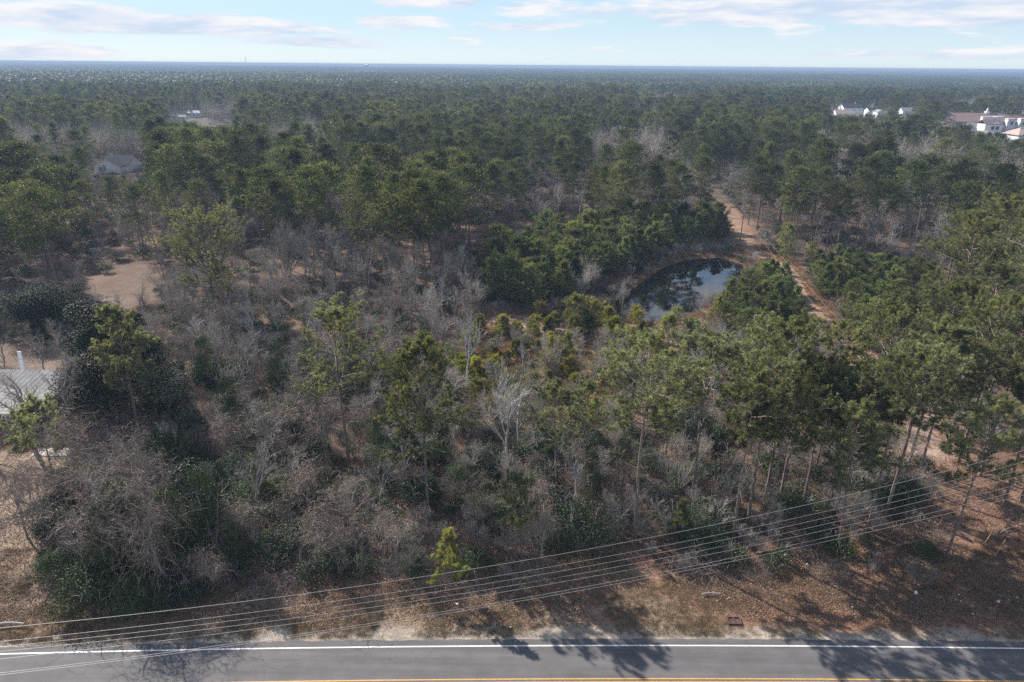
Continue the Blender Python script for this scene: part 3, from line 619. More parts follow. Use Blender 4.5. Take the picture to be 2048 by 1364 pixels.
hero_pine('d', 20, 2043, 1003, 20.5, 'pine cut by the frame edge on open straw ground', rz=3.1)
hero_pine('c', 22.5, 1960, 950, 21.2, 'broad pale pine behind the straw clearing', rz=1.1)
hero_pine('h', 22, 2012, 600, 22.5, 'large full pine high behind the straw clearing', 'top', rz=.9)
hero_pine('b', 21.5, 1920, 650, 20.5, 'deep-crowned pine above the bare pinkish tree', 'top', rz=2.7)
hero_pine('h', 22, 1802, 614, 20.5, 'rounded yellow-green pine beside the pink-twigged tree', 'top', rz=4.2, wid=.9)
hero_pine('e', 19, 1862, 690, 18.5, 'bushy pine filling the gap below the rounded yellow-green pine', 'top', rz=.2)
hero_pine('d', 20, 1728, 760, 17.5, 'low spreading pine over the leggy verge pines', 'top', rz=1.5)
hero_pine('g', 18, 1112, 985, 15.2, 'small crooked pine right of the pale bare tree', rz=3.5)
hero_pine('g', 18, 1165, 940, 12.5, 'short pine with sparse tufts beside the small crooked pine', rz=.8)
hero_pine('h', 22, 2030, 400, 25.5, 'huge layered pine at the upper frame edge', 'top', rz=1.7, wid=1.15)
hero_pine('e', 19, 1960, 430, 24.5, 'layered pine with trailing side boughs over grey brush', 'top', rz=2.9, wid=1.1)
hero_pine('h', 22, 2000, 530, 23, 'massive crown under the huge layered pine', 'top', rz=5.2)
hero_pine('b', 21.5, 1930, 560, 21, 'dark pine beside the grey brush slope', 'top', rz=3.8)
hero_pine('dome', 18, 285, 893, 19.8, 'pale dome-crowned pine growing against the tall glossy magnolia', rz=1.0, R=2)
hero_pine('bushy', 11, 112, 968, 11.0, 'bushy small pine standing before the metal-roofed building', rz=.5, R=2)
hero_pine('spread', 19, 432, 640, 19.4, 'big old spreading pine with heavy visible limbs on the clearing edge', rz=.3, R=6)
hero_pine('small', 8, 900, 1197, 8.0, 'bright yellow-green sapling pine just above the wires', rz=.0, R=1.2)
hero_pine('bushy', 11, 1030, 1120, 10.2, 'vine-tangled drooping yellow-green pine near the verge', rz=2.0, R=2, wid=.7)
hero_pine('small', 8, 1355, 1095, 6.0, 'thin sapling pine under the broad flat-topped pine', rz=1.0, R=1)
put('magnolia_tree', SB['m0'], *base(252, 846), rz=.4, sc=(1.5, 1.4, 1.06), label='tall dark glossy magnolia wrapped round a pale pine', cat='magnolia tree', R=6.5)
put('magnolia_tree', SB['m1'], *top(58, 525, 14), rz=1.4, sc=(1.15, 1.15, 1.12), label='broad dark glossy magnolia at the frame edge by the clearing', cat='magnolia tree', R=8)
BG = 'leafless trees of the thicket'
def hero_bare(key, H0, px, py, H, label, at='base', rz=None, R=1.5, tilt=None, name='bare_tree', wid=1.0):
    x, y = base(px, py) if at == 'base' else top(px, py, H); s_ = H / H0
    put(name, BT[key], x, y, rz, (s_ * wid, s_ * wid, s_), label, 'bare tree', BG, R=R, tilt=tilt)
hero_bare('lawn', 9.3, 55, 1075, 9.0, 'lone leafless tree on the dry lawn', rz=2.0)
hero_bare('big', 17, 75, 912, 16.5, 'large forked leafless tree in front of the metal roof', rz=1.0, R=3)
hero_bare('t1', 12, 165, 885, 15, 'leafless tree with bent limb beside the metal-roofed building', rz=2.2)
hero_bare('t2', 12, -30, 900, 16, 'leafless tree reaching in over the roof from the frame edge', rz=.2)
hero_bare('p0', 14, 1012, 962, 20.5, 'tall silvery leafless tree leaning over the yellow scrub', rz=1.1, tilt=(0, .03))
hero_bare('p1', 14, 932, 790, 17.0, 'silvery wide-crowned leafless tree beside the sand patch', rz=.3)
hero_bare('t0', 12, 1040, 905, 16.0, 'grey forked tree right beside the tall silvery one', rz=4)
hero_bare('p0', 14, 1440, 662, 10.0, 'white-twigged tree peeping over the pine row by the pond thicket', 'top', rz=2, wid=1.3)
hero_bare('p1', 14, 1390, 668, 9.0, 'white-twigged small tree just left of its taller pale neighbour', 'top', rz=5, wid=1.2)
hero_bare('k0', 10, 1708, 640, 13.0, 'pink-grey twiggy tree by the path between rounded pines', 'top', rz=.4, wid=1.2)
hero_bare('k0', 10, 1665, 690, 9.0, 'shorter pink-twigged tree by the path', 'top', rz=2.6)
hero_bare('p1', 14, 1242, 643, 11.5, 'pale spindly tree at the tip of the pond', rz=4.4, wid=.8)
hero_bare('s1', 9, 1150, 612, 9.5, 'slender brownish tree before the dense young pines', rz=1)
hero_bare('s2', 9, 1187, 590, 10.5, 'slender grey tree between young pines and pond', rz=3)
hero_bare('v0', 10, 150, 1062, 13.0, 'leaning trunk draped in brown vines at the lawn edge', rz=.2, tilt=(-.05, -.16))
hero_bare('v1', 10, 250, 1150, 14.5, 'tangled vine-covered tree with purple-brown twigs near the road', rz=1.2, R=2.5)
hero_bare('v2', 10, 335, 1170, 12.5, 'vine-choked tree with downswept twigs, right of the purple-brown one', rz=2.9, R=2.5)
hero_bare('v0', 10, 205, 1060, 15.5, 'spreading vine-laden tree above the purple-brown tangle', rz=4.1, R=2.5)
hero_bare('v1', 10, 300, 1035, 11.0, 'vine-laden tree with pinkish top before the tall magnolia', rz=5.1, R=2.5)
hero_bare('v2', 10, 1085, 1125, 8.5, 'vine-shrouded dead tree beside the drooping pine', rz=.7)
GS = 'evergreen shrubs of the thicket'
def hero_shrub(key, H0, px, py, H, label, wid=1.0, rz=None, name='evergreen_shrub', cat='shrub', R=2):
    x, y = base(px, py); s_ = H / H0; put(name, SB[key], x, y, rz, (s_ * wid, s_ * wid, s_), label, cat, GS, R=R)
hero_shrub('e3', 4.2, 1160, 1100, 7.6, 'big glossy evergreen shrub right of the vine-tangled pine', .9)
hero_shrub('e1', 4.2, 838, 1012, 5.6, 'glinting evergreen shrub touching the straight-trunked pine', 1.0)
hero_shrub('i0', 8, 405, 1085, 11.0, 'ivy-smothered green column arching beside the vine-laden trees', 1.0, rz=1, R=3)
hero_shrub('i1', 5, 335, 960, 9.5, 'yellow-green ivy mound above the ivy-smothered column', .7, R=3)
hero_shrub('i1', 5, 180, 1205, 6.2, 'very dark evergreen mass at the foot of the vine-covered trees', 1.05, rz=2, R=3)
hero_shrub('e2', 4.2, 118, 1150, 4.2, 'grey-green bush bordering the dry lawn', 1.0)
hero_shrub('i1', 5, 265, 1215, 5.2, 'black-green evergreen bush nearest the road', .9, R=3)
hero_shrub('e0', 4.2, 535, 1120, 4.6, 'light-catching evergreen shrub below the bramble bank', 1.0)
hero_shrub('i1', 5, 1845, 1110, 2.6, 'low dark bush at the foot of the leaning verge pine', 1.0)
hero_shrub('e0', 4.2, 480, 1075, 5.5, 'glossy shrub just right of the ivy-smothered column', .9)
YG = 'young pines round the pond'
def hero_young(key, H0, px, py, H, label, wid=1.0, rz=None):
    x, y = base(px, py); s_ = H / H0; put('young_pine', YP[key], x, y, rz, (s_ * wid, s_ * wid, s_), label, 'young pine', YG, R=2)
hero_young('y0', 4.6, 1150, 662, 6.6, 'left half of the bright green double bush before the pond', 1.15)
hero_young('y0', 4.6, 1185, 665, 6.0, 'right half of the bright green double bush before the pond', 1.1, rz=2)
hero_young('g0', 7.5, 1232, 648, 5.2, 'green young pine at the foot of the pale spindly tree', .8)
hero_young('y1', 3.4, 1226, 684, 4.6, 'golden young pine in front of the pond', 1.15)
hero_young('y1', 3.4, 1283, 682, 3.6, 'small yellow-green young pine below the pond', 1.1)
hero_young('y1', 3.4, 1335, 686, 5.0, 'tall golden young pine below the pond by grey brush', 1.1)
hero_young('y0', 4.6, 1275, 662, 3.8, 'small green young pine on the pond bank', 1.0)
hero_young('g1', 7, 1440, 487, 7.5, 'round young pine at the upper corner of the pond', .9)
hero_young('g3', 8.2, 1568, 520, 9.5, 'conical young pine beyond the track under the service wires', 1.0)
hero_young('y0', 4.6, 1620, 520, 4.5, 'smaller yellow young pine beside the grey-twigged bush', 1.0)
hero_young('y1', 3.4, 1568, 548, 2.8, 'golden sapling beside the dirt track', 1.0)
for i_, (px_, py_) in enumerate([(1258, 618), (1282, 643), (1306, 650), (1372, 640), (1398, 626), (1244, 598), (1262, 574), (1290, 553), (1322, 532), (1352, 512), (1415, 505), (1450, 508), (1330, 648), (1425, 612)]):
    k_ = i_ % 4; s_ = (.55 if i_ in (2, 3, 12) else .85) + .3 * rng.rand(); put('twiggy_shrub', SB['w%d' % k_], *base(px_, py_), sc=s_, cat='shrub', group='leafless shrubs of the thicket', adj='shore-side brown' if k_ % 2 == 0 else 'shore-side grey', R=.8)
for (px_, py_), l_, k_ in zip(((1300, 482), (1345, 477), (1392, 473), (1235, 490), (1330, 466)), ('tall pine behind the pond mirrored in its water', 'second tall pine behind the pond, right of the mirrored one', 'tall pine behind the pond nearest the track', 'tall pine behind the pond, leftmost over the young pines', 'rearmost tall pine above the young pines by the pond'), (0, 3, 5, 6, 9)):
    x_, y_ = base(px_, py_); put('pine_tree', MP[k_][0], x_, y_, None, .95, l_, 'pine tree', PG, R=2)
# ---- keep sight lines open to what the photograph shows: (x0, x1, lowest row, distance)
WIN = [(600, 800, 800, 73), (745, 935, 930, 63), (1190, 1500, 960, 60), (1500, 1900, 1000, 58), (160, 345, 800, 82), (183, 272, 347, 322), (335, 402, 240, 640), (405, 455, 252, 560), (1668, 1766, 228, 690), (1800, 1834, 227, 705), (1900, 1952, 246, 560), (1952, 1990, 262, 545), (1990, 2060, 262, 545), (2025, 2060, 275, 500), (1422, 1500, 495, 215), (1500, 1530, 470, 195),
       (1262, 1478, 632, 170), (150, 330, 590, 170), (1420, 1445, 420, 260)]
def blocks(x, y, H, R):
    if y < 30: return True
    tx, ty = proj((x, y, H)); dep = y * .927 + (CAM_H - H * .75) * .3746; r = F * R * .8 / dep
    for x0, x1, yb, Yt in WIN:
        if 300 < Yt and Yt - 22 < y < Yt + 34 and tx + r > x0 and tx - r < x1: return True
        if y < Yt and tx + r > x0 and tx - r < x1 and ty < yb and proj((x, y, 0))[1] > yb - 400: return True
    return False
def free(x, y, d):
    for a, b, r in occ:
        if abs(a - x) < 12 and abs(b - y) < 12 and (a - x) ** 2 + (b - y) ** 2 < (max(d, r * .55)) ** 2: return False
    return True
TR = np.array(TRACK)
def clear_of(x, y, m_track=5.0, m=1.0):
    X = np.array([x]); Y = np.array([y])
    if y - roadY(x) < 5: return False
    for pl, mm in ((POND, 2.0), (LAWN, .5), (CLEAR, .5), (SAND, -1.2), (BACKYARD, 0.0)):
        if sdist(X, Y, pl)[0] < mm * m: return False
    return pdist(X, Y, TRACK, False)[0] > m_track
def gp(x, y): return proj((x, y, 0.0))
BLOBS = [(430, 535, 13), (360, 485, 10), (330, 540, 8), (1150, 425, 15), (1245, 445, 12), (1060, 470, 12), (590, 590, 14), (640, 560, 10), (1905, 505, 12), (1935, 450, 16), (1360, 440, 9), (450, 500, 9), (560, 480, 9), (1700, 470, 9), (1100, 395, 12), (500, 640, 12), (1830, 520, 9)]
BLOBW = [(P(a, b)[0], P(a, b)[1], r) for a, b, r in BLOBS]
def blobp(x, y): return max(math.exp(-((x - a) ** 2 + (y - b) ** 2) / (r * r)) for a, b, r in BLOBW)
def wooded(x, y):
    """how likely a mature tree stands here"""
    px, py = gp(x, y)
    if px < 150: lim = 133
    elif px < 540: lim = 178
    elif px < 950: lim = 146
    elif px < 1440: lim = 205
    elif px < 1640: lim = 188
    elif px < 1850: lim = 186
    elif px < 1950: lim = 128
    else: lim = 96
    return y > lim
pr = RS(7)
def wedge(y): return y * .80 + 26
# mature pines on a jittered lattice
cand = []
step = 7.9
for yy in np.arange(60, 1000, step):
    w_ = wedge(yy)
    if yy > 420 : stp = 8.4
    else: stp = step
    for xx in np.arange(-w_, w_, stp):
        x = xx + pr.uniform(-.46, .46) * stp; y = yy + pr.uniform(-.46, .46) * step; cand.append((x, y))
cand.sort(key=lambda c: c[1])
pines, bares = [], []
hn = lambda x, y, s_, k_: float(vnoise(np.array([x]), np.array([y]), s_, k_)[0])
for x, y in cand:
    if not wooded(x, y) or not clear_of(x, y, 4.2): continue
    X1, Y1 = np.array([x]), np.array([y])
    if inpoly(X1, Y1, YP_A)[0] or inpoly(X1, Y1, YP_B)[0]: continue
    H = 20.5 + 5.5 * hn(x, y, 40, 3) + pr.uniform(-5.0, 3.4)
    if y > 1000: continue
    far_b = sstep(hn(x, y, 55, 8) + .25 * hn(x, y, 17, 9), .52, .78)
    pb = max(blobp(x, y) * 1.2 if y < 330 else 0, (.14 + .75 * far_b) if y > 230 else .14)
    if pr.rand() < pb:
        Hb = 11 + 6 * pr.rand()
        if not blocks(x, y, Hb, 2.5) and free(x, y, 2.5): bares.append((x, y, Hb)); continue
        if y < 225: continue
    if pr.rand() < .17: continue
    if y > 225:
        for f_ in (.85, .72, .6, .48):
            if not blocks(x, y, H, 4.3): break
            H *= f_ / (1 if f_ == .85 else f_ + .13)
    if blocks(x, y, H, 4.3) or not free(x, y, 4): continue
    pines.append((x, y, H))
n_ind = 300 - 36 - 19
for i_, (x, y, H) in enumerate(pines[:n_ind]):
    if y < 125:
        key = ('c', 'h', 'e', 'b', 'd')[pr.randint(5)]; H0 = {'c': 22.5, 'h': 22, 'e': 19, 'b': 21.5, 'd': 20}[key]; s_ = H / H0
        put('pine_tree', NP[key], x, y, None, s_, None, 'pine tree', PG, adj=('broad-crowned', 'dense', 'bushy', 'deep-crowned', 'pale-tufted')[('c', 'h', 'e', 'b', 'd').index(key)])
    else:
        k_ = pr.randint(len(MP)); pts_, H0, _ = MP[k_]; s_ = H / H0; w_ = s_ * pr.uniform(.85, 1.2)
        put('pine_tree', pts_, x, y, None, (w_, w_, s_), None, 'pine tree', PG, adj=('slender' if w_ / s_ < .95 else 'wide') if k_ % 4 else 'pointed')
# stuff beyond
protoc = {}
def protocol(key, meshes):
    c = bpy.data.collections.new(key)
    for i, me_ in enumerate(meshes):
        o = bpy.data.objects.new('%s_%03d' % (key, i), me_); c.objects.link(o)
    protoc[key] = c; return c
def scatter(name, label, coll, pts, rz, sc, idx, kind='stuff', cat=None, tiltv=None):
    n = len(pts); me = bpy.data.meshes.new(name); me.vertices.add(n); me.vertices.foreach_set('co', np.asarray(pts, np.float32).ravel())
    rot = np.zeros((n, 3), np.float32); rot[:, 2] = rz
    if tiltv is not None: rot[:, :2] = tiltv
    sc = np.asarray(sc, np.float32); sc = np.repeat(sc[:, None], 3, 1) if sc.ndim == 1 else sc
    a = me.attributes.new('rot', 'FLOAT_VECTOR', 'POINT'); a.data.foreach_set('vector', rot.ravel())
    a = me.attributes.new('scl', 'FLOAT_VECTOR', 'POINT'); a.data.foreach_set('vector', sc.ravel())
    a = me.attributes.new('idx', 'INT', 'POINT'); a.data.foreach_set('value', np.asarray(idx, np.int32))
    o = link(name, me); ng = bpy.data.node_groups.new(name, 'GeometryNodeTree')
    ng.interface.new_socket('Geometry', in_out='INPUT', socket_type='NodeSocketGeometry'); ng.interface.new_socket('Geometry', in_out='OUTPUT', socket_type='NodeSocketGeometry')
    N = ng.nodes; L = ng.links; gi = N.new('NodeGroupInput'); go = N.new('NodeGroupOutput'); ip = N.new('GeometryNodeInstanceOnPoints'); ci = N.new('GeometryNodeCollectionInfo')
    ci.inputs['Collection'].default_value = coll; ci.inputs['Separate Children'].default_value = True; ci.inputs['Reset Children'].default_value = True
    def na(nm, ty): q = N.new('GeometryNodeInputNamedAttribute'); q.data_type = ty; q.inputs['Name'].default_value = nm; return q
    L.new(gi.outputs[0], ip.inputs['Points']); L.new(ci.outputs[0], ip.inputs['Instance']); ip.inputs['Pick Instance'].default_value = True
    L.new(na('idx', 'INT').outputs[0], ip.inputs['Instance Index']); L.new(na('rot', 'FLOAT_VECTOR').outputs[0], ip.inputs['Rotation']); L.new(na('scl', 'FLOAT_VECTOR').outputs[0], ip.inputs['Scale'])
    L.new(ip.outputs[0], go.inputs[0]); md = o.modifiers.new('scatter', 'NODES'); md.node_group = ng
    tag(o, label, cat, kind=kind); return o
midm = [mesh('pine_mid', [(w_, 'pine_bark'), (f_, 'pine_needles')]) for _, _, (w_, f_) in MP]
lite = []
for i_ in range(8):
    w_, f_ = cluster_pine(140 + i_, H=23.5, cb=.38 + .2 * (i_ % 4) / 4, R=4.4 + .4 * (i_ % 5), ncl=34, per=15, size=1.0, shape='round' if i_ % 4 else 'cone')
    lite.append(mesh('pine_lite', [(w_, 'pine_bark'), (f_, 'pine_needles')]))
allm = midm + lite; cm = protocol('wood_pine', allm); h0 = [H0 for _, H0, _ in MP] + [23.5] * 8
rest = pines[n_ind:]; A_ = np.array(rest)
ix = np.array([pr.randint(len(midm)) if y < 330 else len(midm) + pr.randint(8) for x, y, H in rest])
sz = A_[:, 2] / np.array(h0)[ix]; w_ = sz * pr.uniform(.85, 1.22, len(sz))
scatter('pine_forest', 'pine forest running back from the pond towards the horizon', cm, np.stack([A_[:, 0], A_[:, 1], A_[:, 0] * 0], 1), pr.rand(len(rest)) * 6.28, np.stack([w_, w_, sz], 1), ix)
def far_bare(seed):
    rg = RS(seed); g = Geo(); n = 90; a = rg.rand(n) * 6.28; e = .5 + rg.rand(n) * 1.0; D = np.stack([np.cos(a) * np.cos(e), np.sin(a) * np.cos(e), np.sin(e)], 1)
    P0 = np.zeros((n, 3)); P0[:, 2] = 2 + 5 * rg.rand(n); B = P0 + D * (4 + 4 * rg.rand(n))[:, None]; g.ribs(P0, B, .09, rg=rg)
    C = P0 + (B - P0) * rg.rand(n, 1); g.ribs(C, C + unit(D + rg.normal(size=D.shape) * .5) * 3, .06, rg=rg); C = P0 + (B - P0) * rg.rand(n, 1); g.ribs(C, C + unit(D + rg.normal(size=D.shape) * .6) * 2.6, .06, rg=rg)
    g.segs([(0, 0, 0)], [(0, 0, 8)], [.16], [.08], 4); return g
fb = [mesh('bare_far', [(far_bare(160 + i_), 'grey_twig')]) for i_ in range(5)]
bm_ = [mesh('bare_mid', [(w_, 'grey_bark'), (t_, 'grey_twig')]) for w_, t_ in BW[:5]]
# ---- bare trees of the thicket in front
zoneC = polyw([(60, 1170), (95, 1010), (180, 905), (150, 800), (310, 700), (340, 600), (400, 560), (560, 575), (600, 640), (760, 600), (950, 640), (900, 720), (960, 870), (1150, 900), (1180, 1040), (1130, 1120), (700, 1150), (400, 1190), (120, 1205)])
zoneR = polyw([(1150, 900), (1240, 860), (1500, 830), (1760, 800), (1800, 930), (1850, 1010), (1800, 1085), (1500, 1095), (1200, 1085)])
zoneM = polyw([(900, 720), (1180, 700), (1420, 700), (1640, 700), (1760, 800), (1240, 870), (960, 870)])
zoneD = polyw([(540, 640), (540, 560), (700, 545), (950, 560), (960, 640), (760, 610)])
def fill(poly, d, n, sd, m_track=3.5):
    r = RS(sd); lo = poly.min(0); hi = poly.max(0); res = []
    for _ in range(n * 6):
        x = r.uniform(lo[0], hi[0]); y = r.uniform(lo[1], hi[1])
        if not inpoly(np.array([x]), np.array([y]), poly)[0] or not clear_of(x, y, m_track): continue
        if all((x - a) ** 2 + (y - b) ** 2 > d * d for a, b in res): res.append((x, y))
        if len(res) >= n: break
    return res
bl = []
for x, y in fill(zoneC, 4.6, 112, 201):
    if free(x, y, 1.6): bl.append((x, y, 6.5 + 5 * pr.rand(), 'C'))
for x, y in fill(zoneR, 4.6, 26, 202):
    if free(x, y, 1.2): bl.append((x, y, 4 + 3 * pr.rand(), 'R'))
for x, y in fill(zoneM, 4.0, 60, 203):
    if free(x, y, 1.2): bl.append((x, y, 4.5 + 3 * pr.rand(), 'M'))
for x, y in fill(zoneD, 4.5, 30, 204):
    if free(x, y, 1.5): bl.append((x, y, 9 + 4 * pr.rand(), 'D'))
bl = [b for b in bl if not blocks(b[0], b[1], b[2], 1.5)]
nb_ = 0
for x, y in fill(polyw([(-200, 755), (-200, 650), (190, 650), (190, 755)]) , 6.0, 0, 205): pass
for px_, py_ in ((20, 745), (95, 740), (150, 735), (60, 700), (130, 700), (-20, 715), (170, 690), (20, 670), (100, 668), (345, 640), (380, 600), (330, 600), (395, 650), (470, 600), (500, 640), (318, 560), (300, 620), (240, 645), (190, 655), (345, 520), (300, 505), (160, 590), (215, 660)):
    q_ = P(px_ + pr.uniform(-12, 12), py_); bl.append((q_[0], q_[1], 7 + 3.5 * pr.rand(), 'B'))
for px_, py_ in ((1330, 960), (1605, 1010), (1700, 985), (1500, 900)):
    q_ = P(px_, py_); H = 16.5 + 3 * pr.rand(); k_ = ('f', 'd', 'g')[pr.randint(3)]; s_ = H / {'f': 21, 'd': 20, 'g': 18}[k_]
    put('pine_tree', NP[k_], q_[0], q_[1], None, (s_ * 1.1, s_ * 1.1, s_), None, 'pine tree', PG, adj='slim', R=1.5)
for px_, py_, H_ in ((270, 1128, 12), (225, 1175, 11), (430, 1118, 12.5), (365, 1140, 11), (480, 1165, 8)):
    q_ = P(px_, py_); s_ = H_ / 8; put('evergreen_shrub', SB['i0'], q_[0], q_[1], None, (.62 * s_, .62 * s_, s_), None, 'shrub', GS, adj='tall ivy-clad', R=1)
for px_, py_ in ((300, 1165), (520, 1000), (640, 900), (470, 880), (760, 960), (560, 780), (420, 780), (880, 890), (655, 1040), (720, 800), (1180, 1000)):
    q_ = P(px_, py_); H = 6 + 5 * pr.rand(); s_ = H / 8; w_ = .45 + .2 * pr.rand()
    put('evergreen_shrub', SB['i0'], q_[0], q_[1], None, (w_ * s_, w_ * s_, s_), None, 'shrub', GS, adj='tall ivy-clad', R=1)
KEYS = {'B': ['t0', 't1', 't3', 't4'], 'C': ['t0', 't1', 't2', 't3', 't4', 't0', 't3', 's0', 'v0', 'v2', 'p0'], 'R': ['s0', 's1', 't2', 't4', 's2'], 'M': ['s0', 's1', 's2', 'p1', 't1'], 'D': ['t0', 't1', 't4', 'p1', 's2']}
H0B = {'t': 12, 'v': 10, 's': 9, 'p': 14, 'k': 10}; ADJB = {'t': 'grey twiggy', 'v': 'vine-hung', 's': 'many-stemmed', 'p': 'silvery', 'k': 'pinkish'}
for x, y, H, z_ in bl:
    kk = KEYS[z_]; key = kk[pr.randint(len(kk))]
    if z_ == 'C' and y < 66: key = ('v0', 'v1', 'v2', 't1')[pr.randint(4)]
    s_ = H / H0B[key[0]]; put('bare_tree', BT[key], x, y, None, (s_ * 1.15, s_ * 1.15, s_), None, 'bare tree', BG, adj=ADJB[key[0]], R=1.2); nb_ += 1
bares.sort(key=lambda b: b[1]); room = max(0, 296 - 20 - nb_)
for x, y, H in bares[:room]:
    key = ('t0', 't1', 't2', 't3', 't4', 'p0', 's1')[pr.randint(7)]; s_ = H / H0B[key[0]]; put('bare_tree', BT[key], x, y, None, (s_ * 1.1, s_ * 1.1, s_), None, 'bare tree', BG, adj=ADJB[key[0]])
br_ = bares[room:]; B_ = np.array(br_); cb_ = protocol('wood_bare', bm_ + fb)
ib = np.array([pr.randint(5) if y < 330 else 5 + pr.randint(5) for x, y, H in br_])
scatter('leafless_trees_beyond', 'grey leafless trees scattered through the pine forest beyond', cb_, np.stack([B_[:, 0], B_[:, 1], B_[:, 0] * 0], 1), pr.rand(len(br_)) * 6.28, B_[:, 2] / 12.5, ib)
# ---- young pines
for poly, d, n, sd_, adj_, hs in ((YP_A, 3.0, 120, 211, 'dark green', (7.2, 10.2)), (YP_B, 2.7, 70, 212, 'dense green', (5.2, 7.4)), (YP_C, 2.7, 36, 213, 'green', (5.5, 8.0))):
    for x, y in fill(poly, d, n, sd_, 2.6):
        if not free(x, y, 1.2): continue
        k_ = pr.randint(4); H = pr.uniform(*hs); s_ = H / (7.5, 7.0, 6.4, 8.2)[k_]; put('young_pine', YP['g%d' % k_], x, y, None, (s_ * 1.12, s_ * 1.12, s_), None, 'young pine', YG, adj=adj_ + (' cone-shaped' if k_ in (0, 2) else ' rounded'))
for x, y in fill(MEADOW, 2.1, 85, 214) + fill(SAND, 3.0, 22, 215):
    if not free(x, y, 1.0): continue
    k_ = pr.randint(2); H = pr.uniform(1.8, 4.0); s_ = H / (4.6, 3.4)[k_]; put('young_pine', YP['y%d' % k_], x, y, None, (s_ * 1.2, s_ * 1.2, s_), None, 'young pine', YG, adj='small golden' if k_ else 'small yellow-green', R=1)
# ---- shrubs in the front thicket
zoneS = polyw([(90, 1205), (100, 1020), (190, 900), (350, 780), (600, 700), (880, 720), (1000, 900), (1180, 870), (1500, 850), (1780, 900), (1850, 1085), (1500, 1110), (1200, 1130), (1100, 1160), (700, 1180), (300, 1215)])
ns = 0
for x, y in fill(zoneS, 2.3, 285, 221):
    if not free(x, y, 1.0): continue
    u = pr.rand(); big = hn(x, y, 9, 61)
    if u < .30 + .3 * (big > .55):
        k_ = pr.randint(4); H = pr.uniform(2.4, 5.6); s_ = H / 4.2; put('evergreen_shrub', SB['e%d' % k_], x, y, None, (s_ * 1.1, s_ * 1.1, s_), None, 'shrub', GS, adj='glossy evergreen', R=1)
    elif y < 58 or u > .86:
        k_ = pr.randint(3); s_ = pr.uniform(.7, 1.4); put('bramble_clump', SB['b%d' % k_], x, y, None, s_, None, 'bramble', 'bramble clumps on the thicket edge', adj='arching brown', R=1)
    else:
        k_ = pr.randint(4); H = pr.uniform(2.0, 4.0); s_ = H / 3.4; put('twiggy_shrub', SB['w%d' % k_], x, y, None, s_, None, 'shrub', 'leafless shrubs of the thicket', adj='leafless brown' if k_ % 2 == 0 else 'leafless grey', R=1)
# ---- undergrowth everywhere under the trees
egl = [mesh('shrub_mid', [(w_, 'grey_bark'), (f_, 'evergreen_leaf')]) for w_, f_ in (broadleaf(170 + i_, 3.0, 1.6, 900, .22, scat=.8) for i_ in range(3))]
ivl = [mesh('ivy_mid', [(w_, 'grey_bark'), (f_, 'ivy_leaf')]) for w_, f_ in (broadleaf(175 + i_, 3.0, 1.8, 900, .22, scat=.8) for i_ in range(2))]
twl = [mesh('twig_mid', [(w_, 'grey_bark'), (t_, 'grey_twig' if i_ % 2 else 'brown_vine')]) for i_, (w_, t_) in enumerate(TS)]
brl = [mesh('bramble_mid', [(g_, 'brown_vine')]) for g_ in BR]
und = egl + ivl + twl + brl; cu = protocol('undergrowth', und)
ur = RS(31); pts, ids, ss = [], [], []
for y0, y1, st in ((52, 150, 2.1), (150, 300, 3.6), (300, 460, 6.5)):
    for yy in np.arange(y0, y1, st):
        w_ = wedge(yy)
        for xx in np.arange(-w_, w_, st):
            x = xx + ur.uniform(-.5, .5) * st; y = yy + ur.uniform(-.5, .5) * st
            if y - roadY(x) < 8.0 or ur.rand() < .25: continue
            if not clear_of(x, y, 3.8, .6): continue
            X1, Y1 = np.array([x]), np.array([y])
            if inpoly(X1, Y1, RIGHTOPEN)[0] or (inpoly(X1, Y1, GAP2)[0] and ur.rand() < .8): continue
            me_ = inpoly(X1, Y1, MEADOW)[0]
            u = ur.rand() + .5 * (hn(x, y, 10, 71) - .5); px, py = gp(x, y)
            if me_:
                if ur.rand() < .6: continue
                k_ = 5 + ur.randint(4); s_ = .5 + .4 * ur.rand()
            elif y < 60 and x > 3 and ur.rand() < .6: continue
            elif u < (.34 if y < 150 else .22): k_ = ur.randint(3); s_ = .5 + .7 * ur.rand()
            elif u < (.42 if y < 150 else .30): k_ = 3 + ur.randint(2); s_ = .5 + .6 * ur.rand()
            elif u < .78: k_ = 5 + ur.randint(4); s_ = .5 + .6 * ur.rand()
            else: k_ = 9 + ur.randint(3); s_ = .6 + .6 * ur.rand()
            if y > 150: s_ *= 1.3
            if blocks(x, y, 3.2 * s_, 1.5) and y < 140 and 1250 < px < 1500: s_ *= .35
            pts.append((x, y, zground(x, y))); ids.append(k_); ss.append(s_)
scatter('undergrowth', 'mixed evergreen and leafless brush covering the wood floor', cu, pts, ur.rand(len(pts)) * 6.28, np.array(ss), ids)
# ---- grasses and fallen leaves
gr = [mesh('grass_a', [(grass_tuft(180 + i_), 'dry_grass')]) for i_ in range(3)] + [mesh('grass_b', [(grass_tuft(184 + i_, 40, .32, .45, .022, .7), 'verge_grass')]) for i_ in range(3)]
cg = protocol('grass', gr); gr_ = RS(33); pts, ids, ss = [], [], []
N0 = 60000; X = gr_.uniform(-70, 75, N0); Y = gr_.uniform(44, 200, N0)
dshore = sdist(X, Y, POND); dtr = pdist(X, Y, TRACK, False); inM = inpoly(X, Y, MEADOW); inO = inpoly(X, Y, RIGHTOPEN) | inpoly(X, Y, GAP2); dS = sdist(X, Y, SAND)
ker = ((dshore > .3) & (dshore < 9) & (Y < 185)) | ((dtr > 1.8) & (dtr < 6.5) & (Y > 120) & (Y < 196)) | inM | (inO & (gr_.rand(N0) < .3)) | ((np.abs(dS) < 4) & (gr_.rand(N0) < .5))
ker &= (dshore > .2) & (gr_.rand(N0) < .75); nz = vnoise(X, Y, 4, 77)
